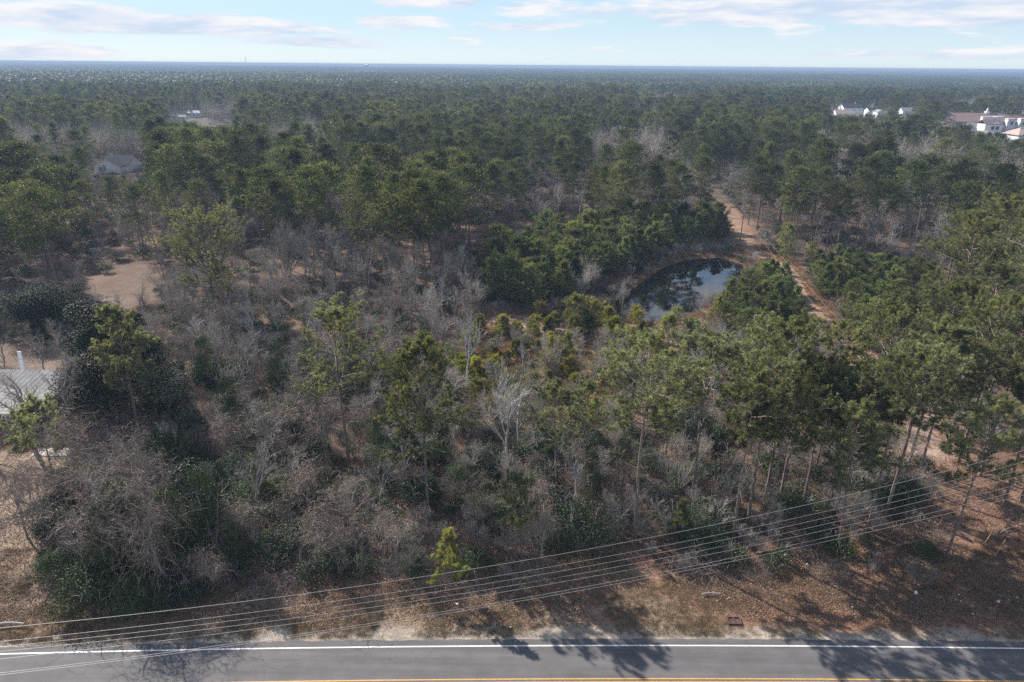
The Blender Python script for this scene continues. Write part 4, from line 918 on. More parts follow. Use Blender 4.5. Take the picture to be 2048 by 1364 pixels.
for x, y, s_ in zip(X[ker], Y[ker], .5 + 1.1 * nz[ker] * gr_.rand(ker.sum())): pts.append((x, y, zground(x, y))); ids.append(gr_.randint(3)); ss.append(s_ * 1.4)
N1 = 24000; X = gr_.uniform(-60, 62, N1); Y = roadY(X) + 1.2 + 13 * gr_.rand(N1) ** 1.2; k1_ = vnoise(X, Y, 3.5, 78) + .3 * gr_.rand(N1) > .52
for x, y in zip(X[k1_], Y[k1_]): pts.append((x, y, zground(x, y))); ids.append(3 + gr_.randint(3)); ss.append(.4 + .6 * gr_.rand())
scatter('dry_grass', 'tan and orange dead grass along the verge, track and pond shore', cg, pts, gr_.rand(len(pts)) * 6.28, np.array(ss), ids)
def leafpatch(seed, n=90, R=1.1, L=.11):
    rg = RS(seed); g = Geo(); a = rg.rand(n) * 6.28; r = R * np.sqrt(rg.rand(n)); c = np.stack([np.cos(a) * r, np.sin(a) * r, .03 + .05 * rg.rand(n)], 1)
    g.leaves(c, unit(rg.normal(size=c.shape) * .45 + np.array([0, 0, 1])), L * (.6 + .7 * rg.rand(n)), L * .7, np.clip(.45 + .28 * rg.normal(size=n), 0, 1), rg); return g
cl_ = protocol('leaves', [mesh('leafpatch', [(leafpatch(190 + i_), 'fallen_leaf')]) for i_ in range(4)])
lr_ = RS(35); X = lr_.uniform(-66, 66, 9000); Y = 49 + 30 * lr_.rand(9000) ** 1.3; kz = (Y - roadY(X) > 3.0) & (vnoise(X, Y, 5, 80) + .35 * lr_.rand(9000) > .48)
X = X[kz]; Y = Y[kz]; scatter('fallen_leaves', 'fallen leaves strewn over verge, lawn and thicket floor', cl_, [(x, y, zground(x, y)) for x, y in zip(X, Y)], lr_.rand(len(X)) * 6.28, .7 + .6 * lr_.rand(len(X)), lr_.randint(4, size=len(X)))
# ---- woodland to the horizon, one object of wood parcels
def parcel(seed, S_=95.0):
    rg = RS(seed); g = Geo(); b = Geo(); br2 = Geo(); st = 9.0
    for yy in np.arange(0, S_, st):
        for xx in np.arange(0, S_, st):
            x = xx + rg.uniform(0, st); y = yy + rg.uniform(0, st); H = 16 + 7 * rg.rand() + 5 * hn(x + seed * 100, y, 30, seed)
            if rg.rand() < .14: continue
            if hn(x + seed * 77, y, 24, seed + 5) > (.66 if seed % 3 else .42) and rg.rand() < .85:
                q = far_pine(rg, H * .72, 3.6, 12, .35); tgt = b
            else: q = far_pine(rg, H, 4.2 + 2.2 * rg.rand(), 20, .45); tgt = g
            V, T, A = q.arr(); tgt.add(V + np.array([x - S_ / 2, y - S_ / 2, 0]), T, np.clip(A * .7 + rg.normal() * .10, 0, .62))
    fl = Geo(); fl.poly([(-S_ / 2, -S_ / 2, 9), (S_ / 2, -S_ / 2, 9), (S_ / 2, S_ / 2, 9), (-S_ / 2, S_ / 2, 9)])
    return mesh('parcel', [(g, 'pine_needles'), (b, 'far_twig')])
cpz = protocol('parcels', [parcel(300 + i_) for i_ in range(6)])
fr = RS(37); pts, ids = [], []
for yy in np.arange(1045, 9400, 92.0):
    w_ = wedge(yy)
    for xx in np.arange(-w_, w_ + 1, 92.0):
        if abs(xx) < 9300: pts.append((xx + fr.uniform(-3, 3), yy, -2 + 6 * hn(xx, yy, 600, 4) - 1.5 * (yy > 3000))); ids.append(fr.randint(6))
scatter('distant_woods', 'flat wooded plain fading into blue haze at the horizon', cpz, pts, fr.randint(4, size=len(pts)) * math.pi / 2, np.ones(len(pts)), ids)
# ------------------------------------------------------------------ buildings
def wx(px, py, Y): return PY(px, py, Y)
def gable(g, x0, x1, y0, y1, ze, zr, axis='x', over=.3, th=.18):
    """two roof slopes (thick), ridge along the axis"""
    if axis == 'x':
        ym = (y0 + y1) / 2; a = [(x0 - over, y0 - over, ze), (x1 + over, y0 - over, ze), (x1 + over, ym, zr), (x0 - over, ym, zr)]; b = [(x0 - over, ym, zr), (x1 + over, ym, zr), (x1 + over, y1 + over, ze), (x0 - over, y1 + over, ze)]
    else:
        xm = (x0 + x1) / 2; a = [(x0 - over, y0 - over, ze), (xm, y0 - over, zr), (xm, y1 + over, zr), (x0 - over, y1 + over, ze)]; b = [(xm, y0 - over, zr), (x1 + over, y0 - over, ze), (x1 + over, y1 + over, ze), (xm, y1 + over, zr)]
    g.poly(a, th); g.poly(b, th)
def window(parent, x, z, w, h, y, label=None):
    f = Geo(); t_ = .09
    for (a, b, c, d) in ((x - w / 2 - t_, x + w / 2 + t_, z - t_, z), (x - w / 2 - t_, x + w / 2 + t_, z + h, z + h + t_), (x - w / 2 - t_, x - w / 2, z, z + h), (x + w / 2, x + w / 2 + t_, z, z + h), (x - .03, x + .03, z, z + h)): f.box(a, b, y - .06, y + .02, c, d)
    fo = part('window', f, 'white_paint', parent); p = Geo(); p.box(x - w / 2, x + w / 2, y - .015, y - .005, z, z + h); part('pane', p, 'dark_glass', fo)
def house(name, label, cx, cy, wd, dp, ze, zr, wallm, roofm, wing=None, rz=0.0, cat='house', axis='x', nwin=3, chimney=True):
    o = empty(name, (cx, cy, 0), rz); tag(o, label, cat)
    g = Geo(); g.box(-wd / 2, wd / 2, -dp / 2, dp / 2, 0, ze)
    if axis == 'x': g.add([(s_ * wd / 2, y_, z_) for s_ in (-1, 1) for y_, z_ in ((-dp / 2, ze), (dp / 2, ze), (0, zr))], [(0, 1, 2), (3, 5, 4)])
    else: g.add([(x_, s_ * dp / 2, z_) for s_ in (-1, 1) for x_, z_ in ((-wd / 2, ze), (wd / 2, ze), (0, zr))], [(0, 2, 1), (3, 4, 5)])
    part('wall', g, wallm, o); r = Geo(); gable(r, -wd / 2, wd / 2, -dp / 2, dp / 2, ze + .12, zr + .12, axis); ro = part('roof', r, roofm, o)
    if chimney: c = Geo(); c.box(wd * .2, wd * .2 + .8, -.4, .4, zr - 1.2, zr + 1.1); part('chimney', c, 'concrete', ro)
    for i in range(nwin): window(o, -wd / 2 + wd * (i + .5) / nwin, ze - 2.1, 1.1, 1.3, -dp / 2 - .01)
    if wing:
        wx0, wx1, wy0, wze, wzr = wing; g = Geo(); g.box(wx0, wx1, wy0, -dp / 2 - .02, 0, wze); g.add([(wx0, wy0, wze), (wx1, wy0, wze), ((wx0 + wx1) / 2, wy0, wzr)], [(0, 1, 2)])
        part('wing_wall', g, wallm, o); r = Geo(); gable(r, wx0, wx1, wy0, 0, wze + .1, wzr + .1, 'y'); part('wing_roof', r, roofm, o)
        tr_ = Geo(); xm = (wx0 + wx1) / 2
        for sx, xe in ((-1, wx0 - .3), (1, wx1 + .3)):
            tr_.add([(xe, wy0 - .36, wze + .1), (xm, wy0 - .36, wzr + .1), (xm, wy0 - .36, wzr - .22), (xe, wy0 - .36, wze - .22)], [(0, 1, 2), (0, 2, 3)])
        part('trim', tr_, 'white_paint', o)
    return o
# low building with the metal roof
o = empty('metal_roofed_building', (-66.2, 84.3, 0)); tag(o, 'low building with long pale metal roof and screened porch by the lawn', 'building')
g = Geo(); g.box(-25, -.2, 2.6, 10, 0, 2.9); part('wall', g, 'white_siding', o)
def slope(name, pts, mat, ribs=True):
    r = Geo(); r.poly(pts, .12); p = part(name, r, mat, o); a, b, c, d = [np.array(q) for q in pts]
    if ribs:
        rb = Geo(); n_ = int((b[0] - a[0]) / .75)
        for i in range(n_ + 1): f_ = i / n_; A = a + (b - a) * f_; B = d + (c - d) * f_; rb.segs([A + (0, 0, .01)], [B + (0, 0, .01)], .016, .016, 4)
        part('seam', rb, mat, p)['kind'] = 'stuff'
    return p
slope('front_roof', [(-25, -.2, 2.55), (.25, -.2, 2.55), (.25, 5.6, 3.35), (-25, 5.6, 3.35)], 'light_metal_roof')
slope('rear_roof', [(-25, 5.62, 3.37), (.4, 5.62, 3.37), (.4, 10.6, 4.25), (-25, 10.6, 4.25)], 'metal_roof')
f = Geo(); f.box(-25, .3, -.26, -.2, 2.3, 2.56); f.box(.27, .36, -.2, 5.6, 2.5, 2.68); part('fascia', f, 'white_paint', o)
f = Geo(); f.box(-25, 0, -.05, 0.05, 0, .75); part('porch_skirt', f, 'blue_grey_siding', o)
f = Geo(); f.box(-25, -.1, .3, .36, .75, 2.4); part('screen', f, 'dark_screen_and_shade', o)
for i in range(7): f = Geo(); f.box(-.12 - i * 1.5, 0 - i * 1.5, -.06, .06, .75, 2.4); part('post', f, 'white_paint', o)
f = Geo(); f.box(-25, 0, -.04, .04, 1.35, 1.43); part('rail', f, 'white_paint', o)
f = Geo(); f.box(-11.2, -9.8, 4.4, 5.5, 3.3, 4.1); part('roof_unit', f, 'blue_grey_siding', o)
p = P(110, 905); g = Geo(); g.box(-2.6, 2.2, -1.0, 1.0, 0, .12); tag(part('patio_slab', g, 'concrete', loc=(p[0], p[1], .02)), 'pale concrete slab behind the small bushy pine', 'slab')
p = P(50, 752, 3.2); g = Geo(); g.poly([(-.45, 0, 0), (.45, 0, 0), (.22, .5, 3.4), (-.40, .5, 3.4)]); g2 = Geo(); V, T, A = g.arr(); g2.add(V, T); g2.add(V + np.array([0, .09, 0]), T[:, ::-1]); g2.box(-.42, .40, .01, .08, 0, .04)
bx, by = PY(48, 757, 96.5)[:2]; g = Geo(); n_ = 4
g.add([(-.42, 0, 0), (.42, 0, 0), (.27, .5, 6.3), (-.33, .5, 6.3), (-.42, .1, 0), (.42, .1, 0), (.27, .6, 6.3), (-.33, .6, 6.3)], [(0, 1, 2), (0, 2, 3), (4, 6, 5), (4, 7, 6), (0, 4, 5), (0, 5, 1), (1, 5, 6), (1, 6, 2), (3, 2, 6), (3, 6, 7), (0, 3, 7), (0, 7, 4)])
tag(part('leaning_board', g, 'white_siding', loc=(bx, by, 0)), 'tall pale board leaning upright just behind the metal roof', 'board')
# white gabled house in the pines
Yh = 322; a = wx(187, 337, Yh); b = wx(238, 337, Yh); pk = wx(210, 318, Yh); rr_ = wx(262, 311, Yh + 10)
w1 = b[0] - a[0]; cxh = (a[0] + rr_[0]) / 2
house('white_house', 'white gabled house with dark slate roof among the pines', (a[0] + wx(268, 330, Yh + 8)[0]) / 2 + .5, Yh + 10, wx(268, 330, Yh + 8)[0] - a[0] - 2, 12, max(3.2, a[2]), rr_[2], 'white_siding', 'slate_shingle',
      wing=(-(wx(268, 330, Yh + 8)[0] - a[0]) / 2 + .2, -(wx(268, 330, Yh + 8)[0] - a[0]) / 2 + .2 + w1, -10.5, max(2.9, a[2]), pk[2]), nwin=0, chimney=False)
def far_house(name, label, x0, x1, ytop, Y, dp, roofm, wallm='white_siding', frac=.5, **kw):
    A = wx(x0, ytop, Y); B = wx(x1, ytop, Y); zr = max(A[2], 4.5); ze = max(2.8, zr - 3.6 * (1 if (B[0] - A[0]) > 12 else .6))
    return house(name, label, (A[0] + B[0]) / 2, Y, B[0] - A[0], dp, ze, zr, wallm, roofm, **kw)
far_house('trailer_home', 'long white-roofed trailer home in the woods', 336, 373, 229.5, 640, 6, 'light_metal_roof', chimney=False, nwin=4)
far_house('trailer_home', 'small bright-roofed trailer home just above the long one', 377, 400, 221, 680, 5, 'white_paint', chimney=False, nwin=3)
far_house('shed', 'pale roofed shed below the trailer homes', 372, 386, 243, 585, 4, 'light_metal_roof', chimney=False, nwin=1, cat='shed')
def car(label, x, y, mat, rz=0):
    o = empty('parked_car', (x, y, 0), rz); tag(o, label, 'car', 'cars parked by the trailer homes'); b = Geo(); b.box(-2.2, 2.2, -.9, .9, .35, .95); b.add([(-1.5, -.8, .95), (1.3, -.8, .95), (1.3, .8, .95), (-1.5, .8, .95), (-1.1, -.7, 1.45), (.8, -.7, 1.45), (.8, .7, 1.45), (-1.1, .7, 1.45)], [(4, 5, 6), (4, 6, 7)])
    part('body', b, mat, o); c = Geo(); c.add([(-1.5, -.8, .95), (1.3, -.8, .95), (1.3, .8, .95), (-1.5, .8, .95), (-1.1, -.7, 1.44), (.8, -.7, 1.44), (.8, .7, 1.44), (-1.1, .7, 1.44)], [(0, 1, 5), (0, 5, 4), (1, 2, 6), (1, 6, 5), (2, 3, 7), (2, 7, 6), (3, 0, 4), (3, 4, 7)]); part('window', c, 'dark_glass', o)
    for sx in (-1.35, 1.35):
        for sy in (-.9, .9): w = Geo(); w.segs([(sx, sy - .1, .33)], [(sx, sy + .1, .33)], .33, .33, 12); part('wheel', w, 'car_dark', o)
for i, (px, py, rz_) in enumerate([(434, 245, .8), (439, 242, .9), (420, 236, .1)]):
    q = PY(px, py, 570 + 12 * i); car(('white car nearest on the dirt lot by the trailers', 'white car parked just behind the nearest one', 'white car alone under the grey trees by the trailers')[i], q[0], q[1], 'car_white', rz_)
far_house('white_house', 'big white house with tall dark gables beyond the pines', 1683, 1722, 207, 700, 14, 'slate_shingle', wing=(-8, -1, -12, 6.0, 11.0), nwin=3)
far_house('white_house', 'pale house with low tan roof before the dark-gabled house', 1670, 1706, 219, 672, 10, 'tan_shingle', chimney=False)
far_house('white_house', 'small house with slate roof right of the tan-roofed one', 1734, 1752, 215, 700, 9, 'slate_shingle', wing=(-3, 1, -7, 4, 6.2), chimney=False, nwin=2)
far_house('white_house', 'narrow white house half hidden by grey trees', 1752, 1766, 219, 680, 9, 'grey_shingle', axis='y', chimney=False, nwin=2)
far_house('white_house', 'grey-roofed house rightmost in the far row', 1802, 1832, 215, 710, 11, 'grey_shingle', wing=(-6, -1, -8, 4.5, 7), chimney=False, nwin=2)
far_house('white_house', 'tiny white house far off above the grey trees', 1372, 1380, 172, 1900, 12, 'white_paint', chimney=False, nwin=0)
far_house('white_house', 'tiny pale house far off left of the grey-green ridge', 1858, 1868, 173, 1500, 12, 'white_paint', chimney=False, nwin=0)
far_house('white_house', 'distant grey-roofed house over the maroon roof', 1920, 1945, 197, 900, 12, 'blue_grey_siding', chimney=False, nwin=0)
far_house('white_hall', 'white speck of a distant hall just under the horizon', 730, 736, 128.5, 2600, 20, 'white_paint', chimney=False, nwin=0, cat='building')
# white apartment building with maroon roof
Yc = 560; o = empty('apartment_building', (wx(1975, 260, Yc)[0], Yc, 0)); tag(o, 'long white apartment building with maroon roof', 'building'); ox, oy = o.location[0], Yc
def LX(px, Y=Yc): return wx(px, 240, Y)[0] - ox
def LZ(py, Y=Yc): return wx(1975, py, Y)[2]
zr = LZ(225, Yc + 22); zt = LZ(243)
g = Geo(); g.box(LX(1935), LX(2200), 0, 30, 0, zt); part('wall', g, 'white_siding', o)
r = Geo(); e = .6; xa, xb = LX(1895), LX(2210); r.poly([(xa, -e, zt - .3), (LX(2030), -e, zt), (LX(2012), 16, zr), (xa + 6, 16, zr)], .4); r.poly([(xa + 6, 16, zr), (LX(2012), 16, zr), (xb, 31, zt), (xa, 31, zt)], .4)
r.poly([(LX(2030), -e, zt), (xb, -e, zt), (xb, 31, zt), (LX(2012), 16, zr)], .4)
ro = part('roof', r, 'maroon_shingle', o); c = Geo(); cxp = LX(1970, Yc + 16); c.box(cxp - 1.5, cxp + 1.5, 14.5, 17.5, zr - .6, zr + 1.2); c.lathe([(1.0, zr + 1.2), (.8, zr + 2.4), (0, zr + 4.2)], 8, (cxp, 16, 0)); part('cupola', c, 'white_paint', ro)
def bay(x0, x1, ztop, y0, wins, zw, name='bay'):
    g = Geo(); g.box(x0, x1, y0, -.05, 0, ztop); b_ = part(name, g, 'white_siding', o); c = Geo(); c.box(x0 - .35, x1 + .35, y0 - .35, -.1, ztop, ztop + .45); part('cornice', c, 'white_paint', b_)
    for fx in wins:
        for z_ in zw: window(o, x0 + (x1 - x0) * fx, z_, 2.0, 2.2, y0 - .03)
bay(LX(1960), LX(1983), LZ(234), -3, (), ()); bay(LX(1984), LX(2000), LZ(233.5), -4, (.6,), (LZ(249),)); bay(LX(2010), LX(2026), LZ(237.5), -4, (.5,), (LZ(248),)); bay(LX(2035), LX(2052), LZ(237), -4, (.45,), (LZ(249),))
for xa_, xb_ in ((2001, 2009), (2027, 2034)):
    g = Geo(); g.box(LX(xa_), LX(xb_), -.4, -.1, LZ(252), LZ(243)); part('balcony_shade_panel', g, 'dark_screen_and_shade', o)  # solid dark panel paints the shade inside the balcony recess
    g = Geo(); g.box(LX(xa_), LX(xb_), -2, -1.8, LZ(252) - .3, LZ(252) + .9); part('balcony_rail', g, 'white_paint', o)
g = Geo(); x0, x1 = LX(1950), LX(1984); z_ = LZ(246); yb = -14; g.box(x0, x1, yb, -4.1, 0, z_); g.add([(x0 + 4, yb - .02, z_), (x1 - 1, yb - .02, z_), ((x0 + x1) / 2 + 1.5, yb - .02, z_ + 2.2)], [(0, 1, 2)]); wg = part('wing', g, 'white_siding', o)
r = Geo(); gable(r, x0, x1, yb, -3.2, z_ + .1, z_ + 3.2, 'x'); part('roof', r, 'maroon_shingle', wg)
for fx in (.45, .72): window(o, x0 + (x1 - x0) * fx, LZ(256.5), 2.4, 2.6, yb - .05)
Yp = 505; xa, xb = wx(2022, 262, Yp)[0] - ox, wx(2120, 262, Yp)[0] - ox; zt2 = wx(2035, 256.5, Yp)[2]; ze2 = wx(2035, 270, Yp - 8)[2]; dy = Yp - Yc
g = Geo(); g.box(xa + 1, xb - 1, dy - 8, dy + 8, 0, ze2); pw = part('front_wing', g, 'white_siding', o); r = Geo(); r.poly([(xa, dy - 9, ze2), (xb, dy - 9, ze2), (xb - 6, dy, zt2 + .5), (xa + 6, dy, zt2 + .5)], .3); r.poly([(xa + 6, dy, zt2 + .5), (xb - 6, dy, zt2 + .5), (xb, dy + 9, ze2), (xa, dy + 9, ze2)], .3); r.poly([(xa, dy - 9, ze2), (xa + 6, dy, zt2 + .5), (xa, dy + 9, ze2)], .3)
part('roof', r, 'tan_shingle', pw)
Yg = 520; gx = wx(1965, 262, Yg); g = Geo(); w_ = wx(1980, 262, Yg)[0] - wx(1958, 262, Yg)[0]; oo = empty('porch_pavilion', (gx[0], Yg, 0)); tag(oo, 'small pavilion with tan roof below the white wing', 'pavilion')
zz = wx(1968, 261, Yg)[2]; r = Geo(); gable(r, -w_ / 2, w_ / 2, -4, 4, zz - 1.5, zz); part('roof', r, 'tan_shingle', oo)
for sx in (-1, 1):
    for sy in (-3.6, 3.6): c = Geo(); c.box(sx * (w_ / 2 - .4) - .25, sx * (w_ / 2 - .4) + .25, sy - .25, sy + .25, 0, zz - 1.5); part('column', c, 'white_paint', oo)
# ------------------------------------------------------------------ poles, wires
def wire(pts_px, zA, zB, rad_, mat, label, name='power_line', group='overhead wires beside the road', ext=.22):
    (ax, ay), (mx, my), (bx_, by_) = pts_px; A = P(ax, ay, zA); B = P(bx_, by_, zB)
    # sag so that the middle of the span passes through the middle pixel
    d = ray(mx, my); n_ = np.array([-(B - A)[1], (B - A)[0], 0.0]); tt_ = n_ @ (A - C0) / (n_ @ d); M = C0 + d * tt_; u = (M - A)[:2] @ (B - A)[:2] / ((B - A)[:2] @ (B - A)[:2])
    sag = (A[2] * (1 - u) + B[2] * u - M[2]) / (4 * u * (1 - u))
    s = np.linspace(-ext, 1 + ext, 60); pts = A[None] * (1 - s)[:, None] + B[None] * s[:, None]; pts[:, 2] -= 4 * sag * s * (1 - s)
    g = Geo(); g.segs(pts[:-1], pts[1:], rad_, rad_, 6); o = part(name, g, mat); tag(o, label, 'power line', group); return o
wire([(0, 1256), (1030, 1124), (2048, 901)], 12.0, 17.0, .015, 'wire_metal', 'topmost and palest of the wires running beside the road')
wire([(0, 1283), (1030, 1146), (2048, 924)], 11.0, 16.0, .013, 'wire_metal', 'second wire from the top of the bundle beside the road')
wire([(0, 1294), (1030, 1158), (2048, 938)], 10.7, 15.7, .013, 'wire_metal', 'third wire from the top of the bundle beside the road')
wire([(0, 1303), (1030, 1170), (2048, 950)], 10.4, 15.4, .013, 'wire_metal', 'fourth wire from the top, tight above the fifth')
wire([(0, 1318), (1030, 1180), (2048, 966)], 10.1, 15.1, .013, 'wire_metal', 'fifth wire from the top, last before the gap')
wire([(0, 1346), (1030, 1199), (2048, 979)], 8.6, 13.4, .014, 'wire_metal', 'upper of the close pair of lower wires')
wire([(0, 1350), (1030, 1204), (2048, 990)], 8.3, 13.0, .014, 'wire_metal', 'lower of the close pair of lower wires')
wire([(284, 1362), (1100, 1235), (2048, 1029)], 7.0, 11.0, .009, 'thin_cable', 'thin dark cable hanging lowest, crossing the road edge')
# service pole and its two wires
px_, py_ = base(1480, 483); zt_ = PY(1486, 423, py_)[2]
o = empty('utility_pole', (px_, py_, 0)); tag(o, 'wooden utility pole with grey transformer at the dirt track', 'utility pole')
g = Geo(); g.segs([(0, 0, -.3)], [(0, 0, zt_)], .16, .11, 8); part('pole', g, 'weathered_wood', o, smooth=False)
g = Geo(); g.lathe([(.0, 0), (.26, 0), (.26, .75), (.2, .85), (0, .9)], 12, (.4, -.1, zt_ - 1.55)); tr0 = part('transformer', g, 'transformer_grey', o); g = Geo(); g.lathe([(.04, 0), (.07, .08), (.03, .2), (0, .25)], 8, (.4, -.1, zt_ - .66)); part('bushing', g, 'insulator', tr0)
g = Geo(); g.lathe([(.03, 0), (.07, .1), (.03, .25), (0, .28)], 8, (0, 0, zt_)); part('insulator', g, 'insulator', o)
def span(A, B, sag, r_, mat, label, name='service_wire'):
    s = np.linspace(0, 1, 40); A = np.array(A); B = np.array(B); pts = A * (1 - s)[:, None] + B * s[:, None]; pts[:, 2] -= 4 * sag * s * (1 - s); g = Geo(); g.segs(pts[:-1], pts[1:], r_, r_, 5); tag(part(name, g, mat), label, 'wire', 'wires of the wooden pole')
E1 = P(1705, 655, 9.5); E1b = P(1745, 625, 9.0)
topP = np.array([px_, py_, zt_ + .15]); lowP = np.array([px_ + .1, py_, zt_ - 1.0])
q1 = P(1795, 950, 9.0); q0 = P(2010, 1180, 9.0)
span(topP, P(1830, 800, 10.0), .8, .012, 'wire_metal', 'upper wire from the wooden pole towards the verge pines'); span(lowP, P(1800, 800, 9.2), 1.1, .011, 'wire_metal', 'lower wire from the wooden pole towards the verge pines')
bk = PY(1405, 340, py_ + 55); span(topP, bk, .6, .012, 'wire_metal', 'upper wire from the wooden pole back into the forest'); span(lowP, bk - np.array([0, 0, 1.0]), .9, .011, 'wire_metal', 'lower wire from the wooden pole back into the forest')
# lattice mast on the horizon
q = PY(490.5, 113, 7000); g = Geo(); zm = q[2]
for a_ in range(3):
    an = a_ * 2.094; g.segs([(q[0] + 2 * math.cos(an), 7000 + 2 * math.sin(an), 0)], [(q[0] + 2 * math.cos(an), 7000 + 2 * math.sin(an), zm)], .5, .5, 4)
for z_ in np.arange(0, zm - 8, 8): 
    for a_ in range(3):
        a0, a1 = a_ * 2.094, (a_ + 1) * 2.094; g.segs([(q[0] + 2 * math.cos(a0), 7000 + 2 * math.sin(a0), z_)], [(q[0] + 2 * math.cos(a1), 7000 + 2 * math.sin(a1), z_ + 8)], .25, .25, 3)
tag(part('radio_mast', g, 'transformer_grey'), 'thin radio mast poking above the horizon', 'mast')
# ------------------------------------------------------------------ small things on the verge
p = P(1993, 1213); o = empty('fire_hydrant', (p[0], p[1], zground(p[0], p[1])), .3); tag(o, 'dull red fire hydrant with pale cap on the verge', 'fire hydrant')
g = Geo(); g.lathe([(.16, 0), (.16, .06), (.11, .08), (.11, .52), (.14, .54), (.14, .58)], 12); part('body', g, 'hydrant_red', o, smooth=True)
g = Geo(); g.lathe([(.14, .58), (.12, .66), (.06, .74), (.035, .75), (.035, .80), (0, .80)], 12); part('cap', g, 'pale_cap', o, smooth=True)
for an in (0, 1.57, 3.14): g = Geo(); c_ = np.array([math.cos(an), math.sin(an), 0]); g.segs([c_ * .09 + (0, 0, .42)], [c_ * .21 + (0, 0, .42)], .055, .055, 8); g.segs([c_ * .21 + (0, 0, .42)], [c_ * .212 + (0, 0, .42)], .055, .001, 8); part('outlet', g, 'hydrant_red', o)
p = P(1468, 1243); o = empty('drain_box', (p[0], p[1], zground(p[0], p[1]) + .05), 0); tag(o, 'rusty open drain box with a middle bar in the verge', 'drain')
for (a, b, c, d) in ((-.62, .62, -.45, -.37), (-.62, .62, .37, .45), (-.62, -.54, -.37, .37), (.54, .62, -.37, .37), (-.04, .04, -.37, .37)): g = Geo(); g.box(a, b, c, d, 0, .12); part('frame_bar', g, 'rust_iron', o)
g = Geo(); g.box(-.54, .54, -.37, .37, -.05, .01); part('bottom', g, 'rust_iron', o)
p = P(1831, 1188); o = empty('plastic_jug', (p[0], p[1], zground(p[0], p[1]) + .04), .6); tag(o, 'white plastic jug lying on the brown verge', 'jug')
g = Geo(); g.lathe([(0, 0), (.13, .01), (.14, .05), (.14, .24), (.10, .31), (.04, .35)], 12); part('body', g, 'white_litter', o, smooth=True); g = Geo(); g.lathe([(.045, .35), (.045, .39), (0, .39)], 10); part('cap', g, 'pale_cap', o)
g = Geo(); g.segs([(.10, 0, .30), (.17, 0, .26)], [(.17, 0, .26), (.14, 0, .15)], .018, .018, 6); part('handle', g, 'white_litter', o)
def litter(px, py, label, s_=.12, seed=0, name='litter_scrap', mat='white_litter'):
    p = P(px, py); rg = RS(seed); g = Geo(); a = np.arange(7) * .9; V = np.stack([np.cos(a) * s_ * (.6 + .6 * rg.rand(7)), np.sin(a) * s_ * (.5 + .5 * rg.rand(7)), .04 + .08 * rg.rand(7)], 1); V = np.concatenate([V, [[0, 0, .13]], [[0, 0, .02]]])
    g.add(V, [(i, (i + 1) % 7, 7) for i in range(7)] + [((i + 1) % 7, i, 8) for i in range(7)]); tag(part(name, g, mat, loc=(p[0], p[1], zground(p[0], p[1]) + .02)), label, 'litter', 'scraps of litter on the verge')
for i, (px, py, l_, s_) in enumerate([(1570, 1112, 'white crumpled bag under the wires by the pines', .22), (1614, 1129, 'white scrap just right of the crumpled bag', .14), (1705, 1215, 'white scrap in the middle of the brown verge', .15), (1917, 1192, 'tiny white scrap between jug and hydrant', .10),
                                      (1945, 1229, 'white scrap below the hydrant', .12), (915, 1209, 'pale round scrap beneath the sapling pine', .2), (1395, 1122, 'small white scrap near a thin sapling', .1), (1823, 1204, 'tiny scrap directly below the white jug', .07), (2033, 1196, 'tiny scrap right of the hydrant', .08), (1021, 1256, 'pale paper on the sandy edge near the pine shadow', .16)]): litter(px, py, l_, s_, i)
for i, (px, py, l_, mt) in enumerate([(1968, 1088, 'pale yellow guard tube slanting over the straw', 'yellow_guard'), (1989, 1112, 'orange-yellow guard tube slanting beside the pale one', 'yellow_guard')]):
    A = P(px, py); B = PY(px + 22, py - 33, A[1] + .6); g = Geo(); g.segs([A], [B], .035, .035, 8); tag(part('guy_guard', g, mt), l_, 'guy wire guard', 'guy guards by the straw clearing')
def log(px, py, L, r_, rz_, label, k=8, nm='fallen_log'):
    p = P(px, py); g = Geo(); n_ = 5; s = np.linspace(0, 1, n_ + 1); pts = np.stack([s * L - L / 2, .08 * L * np.sin(s * 3), r_ + 0 * s + .1 * np.sin(s * 5) * r_], 1); rr2 = r_ * (1.1 - .5 * s); g.segs(pts[:-1], pts[1:], rr2[:-1], rr2[1:], k); o = part(nm, g, 'bark_log', loc=(p[0], p[1], zground(p[0], p[1]) + .25)); o.rotation_euler = (0, 0, rz_); tag(o, label, 'log', 'fallen logs')
log(795, 1092, 1.8, .09, -.8, 'short pale log on the bramble bank'); log(560, 1098, 2.6, .07, .5, 'grey fallen branch below glossy shrubs'); log(15, 1256, 3.0, .13, .1, 'dark log lying at the lawn edge beside the road'); log(2020, 1062, 3.4, .05, .35, 'thin fallen branch on the straw clearing'); log(1420, 1193, 1.8, .07, .05, 'grey stick lying on the verge left of the drain')
# red object by the magnolia
p = P(366, 690); o = empty('garden_chair', (p[0], p[1], .0), .5); tag(o, 'faded red garden chair beside the tall magnolia', 'chair')
g = Geo(); g.box(-.45, .45, -.4, .4, .38, .46); part('seat', g, 'red_plastic', o); g = Geo(); g.add([(-.45, .38, .46), (.45, .38, .46), (.42, .62, 1.25), (-.42, .62, 1.25), (-.45, .44, .46), (.45, .44, .46), (.42, .68, 1.25), (-.42, .68, 1.25)], [(0, 1, 2), (0, 2, 3), (4, 6, 5), (4, 7, 6), (3, 2, 6), (3, 6, 7), (1, 5, 6), (1, 6, 2), (0, 3, 7), (0, 7, 4)]); part('backrest', g, 'red_plastic', o)
for sx in (-.4, .4):
    for sy in (-.35, .35): g = Geo(); g.box(sx - .03, sx + .03, sy - .03, sy + .03, 0, .38); part('leg', g, 'red_plastic', o)
    g = Geo(); g.box(sx - .05, sx + .05, -.35, .4, .66, .70); part('armrest', g, 'red_plastic', o)
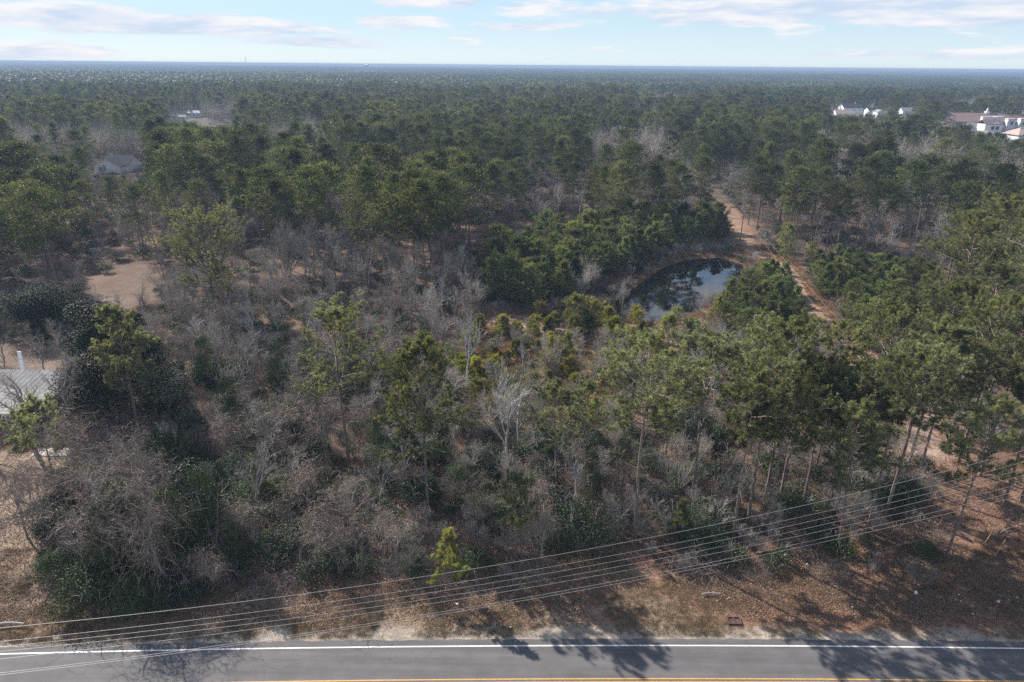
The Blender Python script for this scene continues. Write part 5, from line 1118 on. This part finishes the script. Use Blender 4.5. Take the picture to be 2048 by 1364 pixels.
# ------------------------------------------------------------------ labels for the trees that only their place tells apart
LM = [('the metal-roofed building', (-72, 88), 9), ('the tall dark magnolia', base(262, 850), 8), ('the broad edge magnolia', top(58, 533, 12.3), 9), ('the big spreading pine', base(436, 640), 9), ('the open clearing', tuple(CLEAR.mean(0)), 14), ('the pond', tuple(POND.mean(0)), 22),
      ('the utility pole', base(1480, 483), 5), ('the pink-twigged tree', top(1708, 640, 13), 6), ('the sand patch', tuple(SAND.mean(0)), 10), ('the straight-trunked pine', base(857, 1035), 5), ('the open-crowned pine', base(712, 945), 5), ('the broad flat-topped pine', base(1270, 1070), 5),
      ('the leaning verge pine', base(1893, 1112), 5), ('the ivy column', base(405, 1085), 5), ('the tall silvery tree', base(1012, 962), 5), ('the huge layered pine', top(2030, 400, 25.5), 6), ('the bright double bush', base(1168, 663), 4), ('the golden pond pine', base(1335, 686), 4),
      ('the round corner young pine', base(1440, 487), 5), ('the conical track-side pine', base(1568, 520), 5), ('the lone lawn tree', base(55, 1075), 5), ('the sapling pine', base(900, 1197), 4), ('the drooping vine pine', base(1030, 1120), 4), ('the big glossy shrub', base(1160, 1100), 4), ('the dark dome pine', top(1592, 652, 22), 6)]
_o = 'first second third fourth fifth sixth seventh eighth ninth tenth eleventh twelfth thirteenth fourteenth fifteenth sixteenth seventeenth eighteenth nineteenth twentieth'.split()
ORD = ['nearest'] + [w + ' nearest' for w in _o[1:]] + [t_ + '-' + w + ' nearest' if w else r_ + ' nearest' for t_, r_ in (('twenty', 'thirtieth'), ('thirty', 'fortieth'), ('forty', 'fiftieth'), ('fifty', 'sixtieth')) for w in _o[:9] + ['']]
buck = {}
WORD = {'pine tree': 'pine', 'bare tree': 'leafless tree', 'young pine': 'young pine', 'shrub': 'shrub', 'bramble': 'bramble clump'}
for th in THINGS:
    o, cat, x, y, adj, lab = th
    if lab: continue
    best = min(range(len(LM)), key=lambda i: math.hypot(x - LM[i][1][0], y - LM[i][1][1]) - LM[i][2]); nm, (lx, ly), _ = LM[best]; dx, dy = x - lx, y - ly
    if abs(dy) > abs(dx) * 2: rel = 'beyond' if dy > 0 else 'on the road side of'
    elif abs(dx) > abs(dy) * 2: rel = 'right of' if dx > 0 else 'left of'
    else: rel = ('back' if dy > 0 else 'front') + ('-right of' if dx > 0 else '-left of')
    word = (adj + ' ' if adj else '') + WORD[cat]
    buck.setdefault((word, nm, rel), []).append((math.hypot(dx, dy), o))
PL = lambda w: w + 's' if not w.endswith('ch') else w + 'es'
for (word, nm, rel), l_ in buck.items():
    l_.sort(key=lambda q: q[0])
    for i, (_, o) in enumerate(l_):
        o['label'] = ('%s %s %s' % (word, rel, nm)) if len(l_) == 1 else '%s %s %s, %s' % (word, rel, nm, ORD[min(i, len(ORD) - 1)])
cnt = {}
for th in THINGS: cnt[th[0].name.split('.')[0]] = cnt.get(th[0].name.split('.')[0], 0) + 1
print('COUNTS', cnt, 'pines', len(pines), 'bares', len(bares), 'tris', TRI[0])
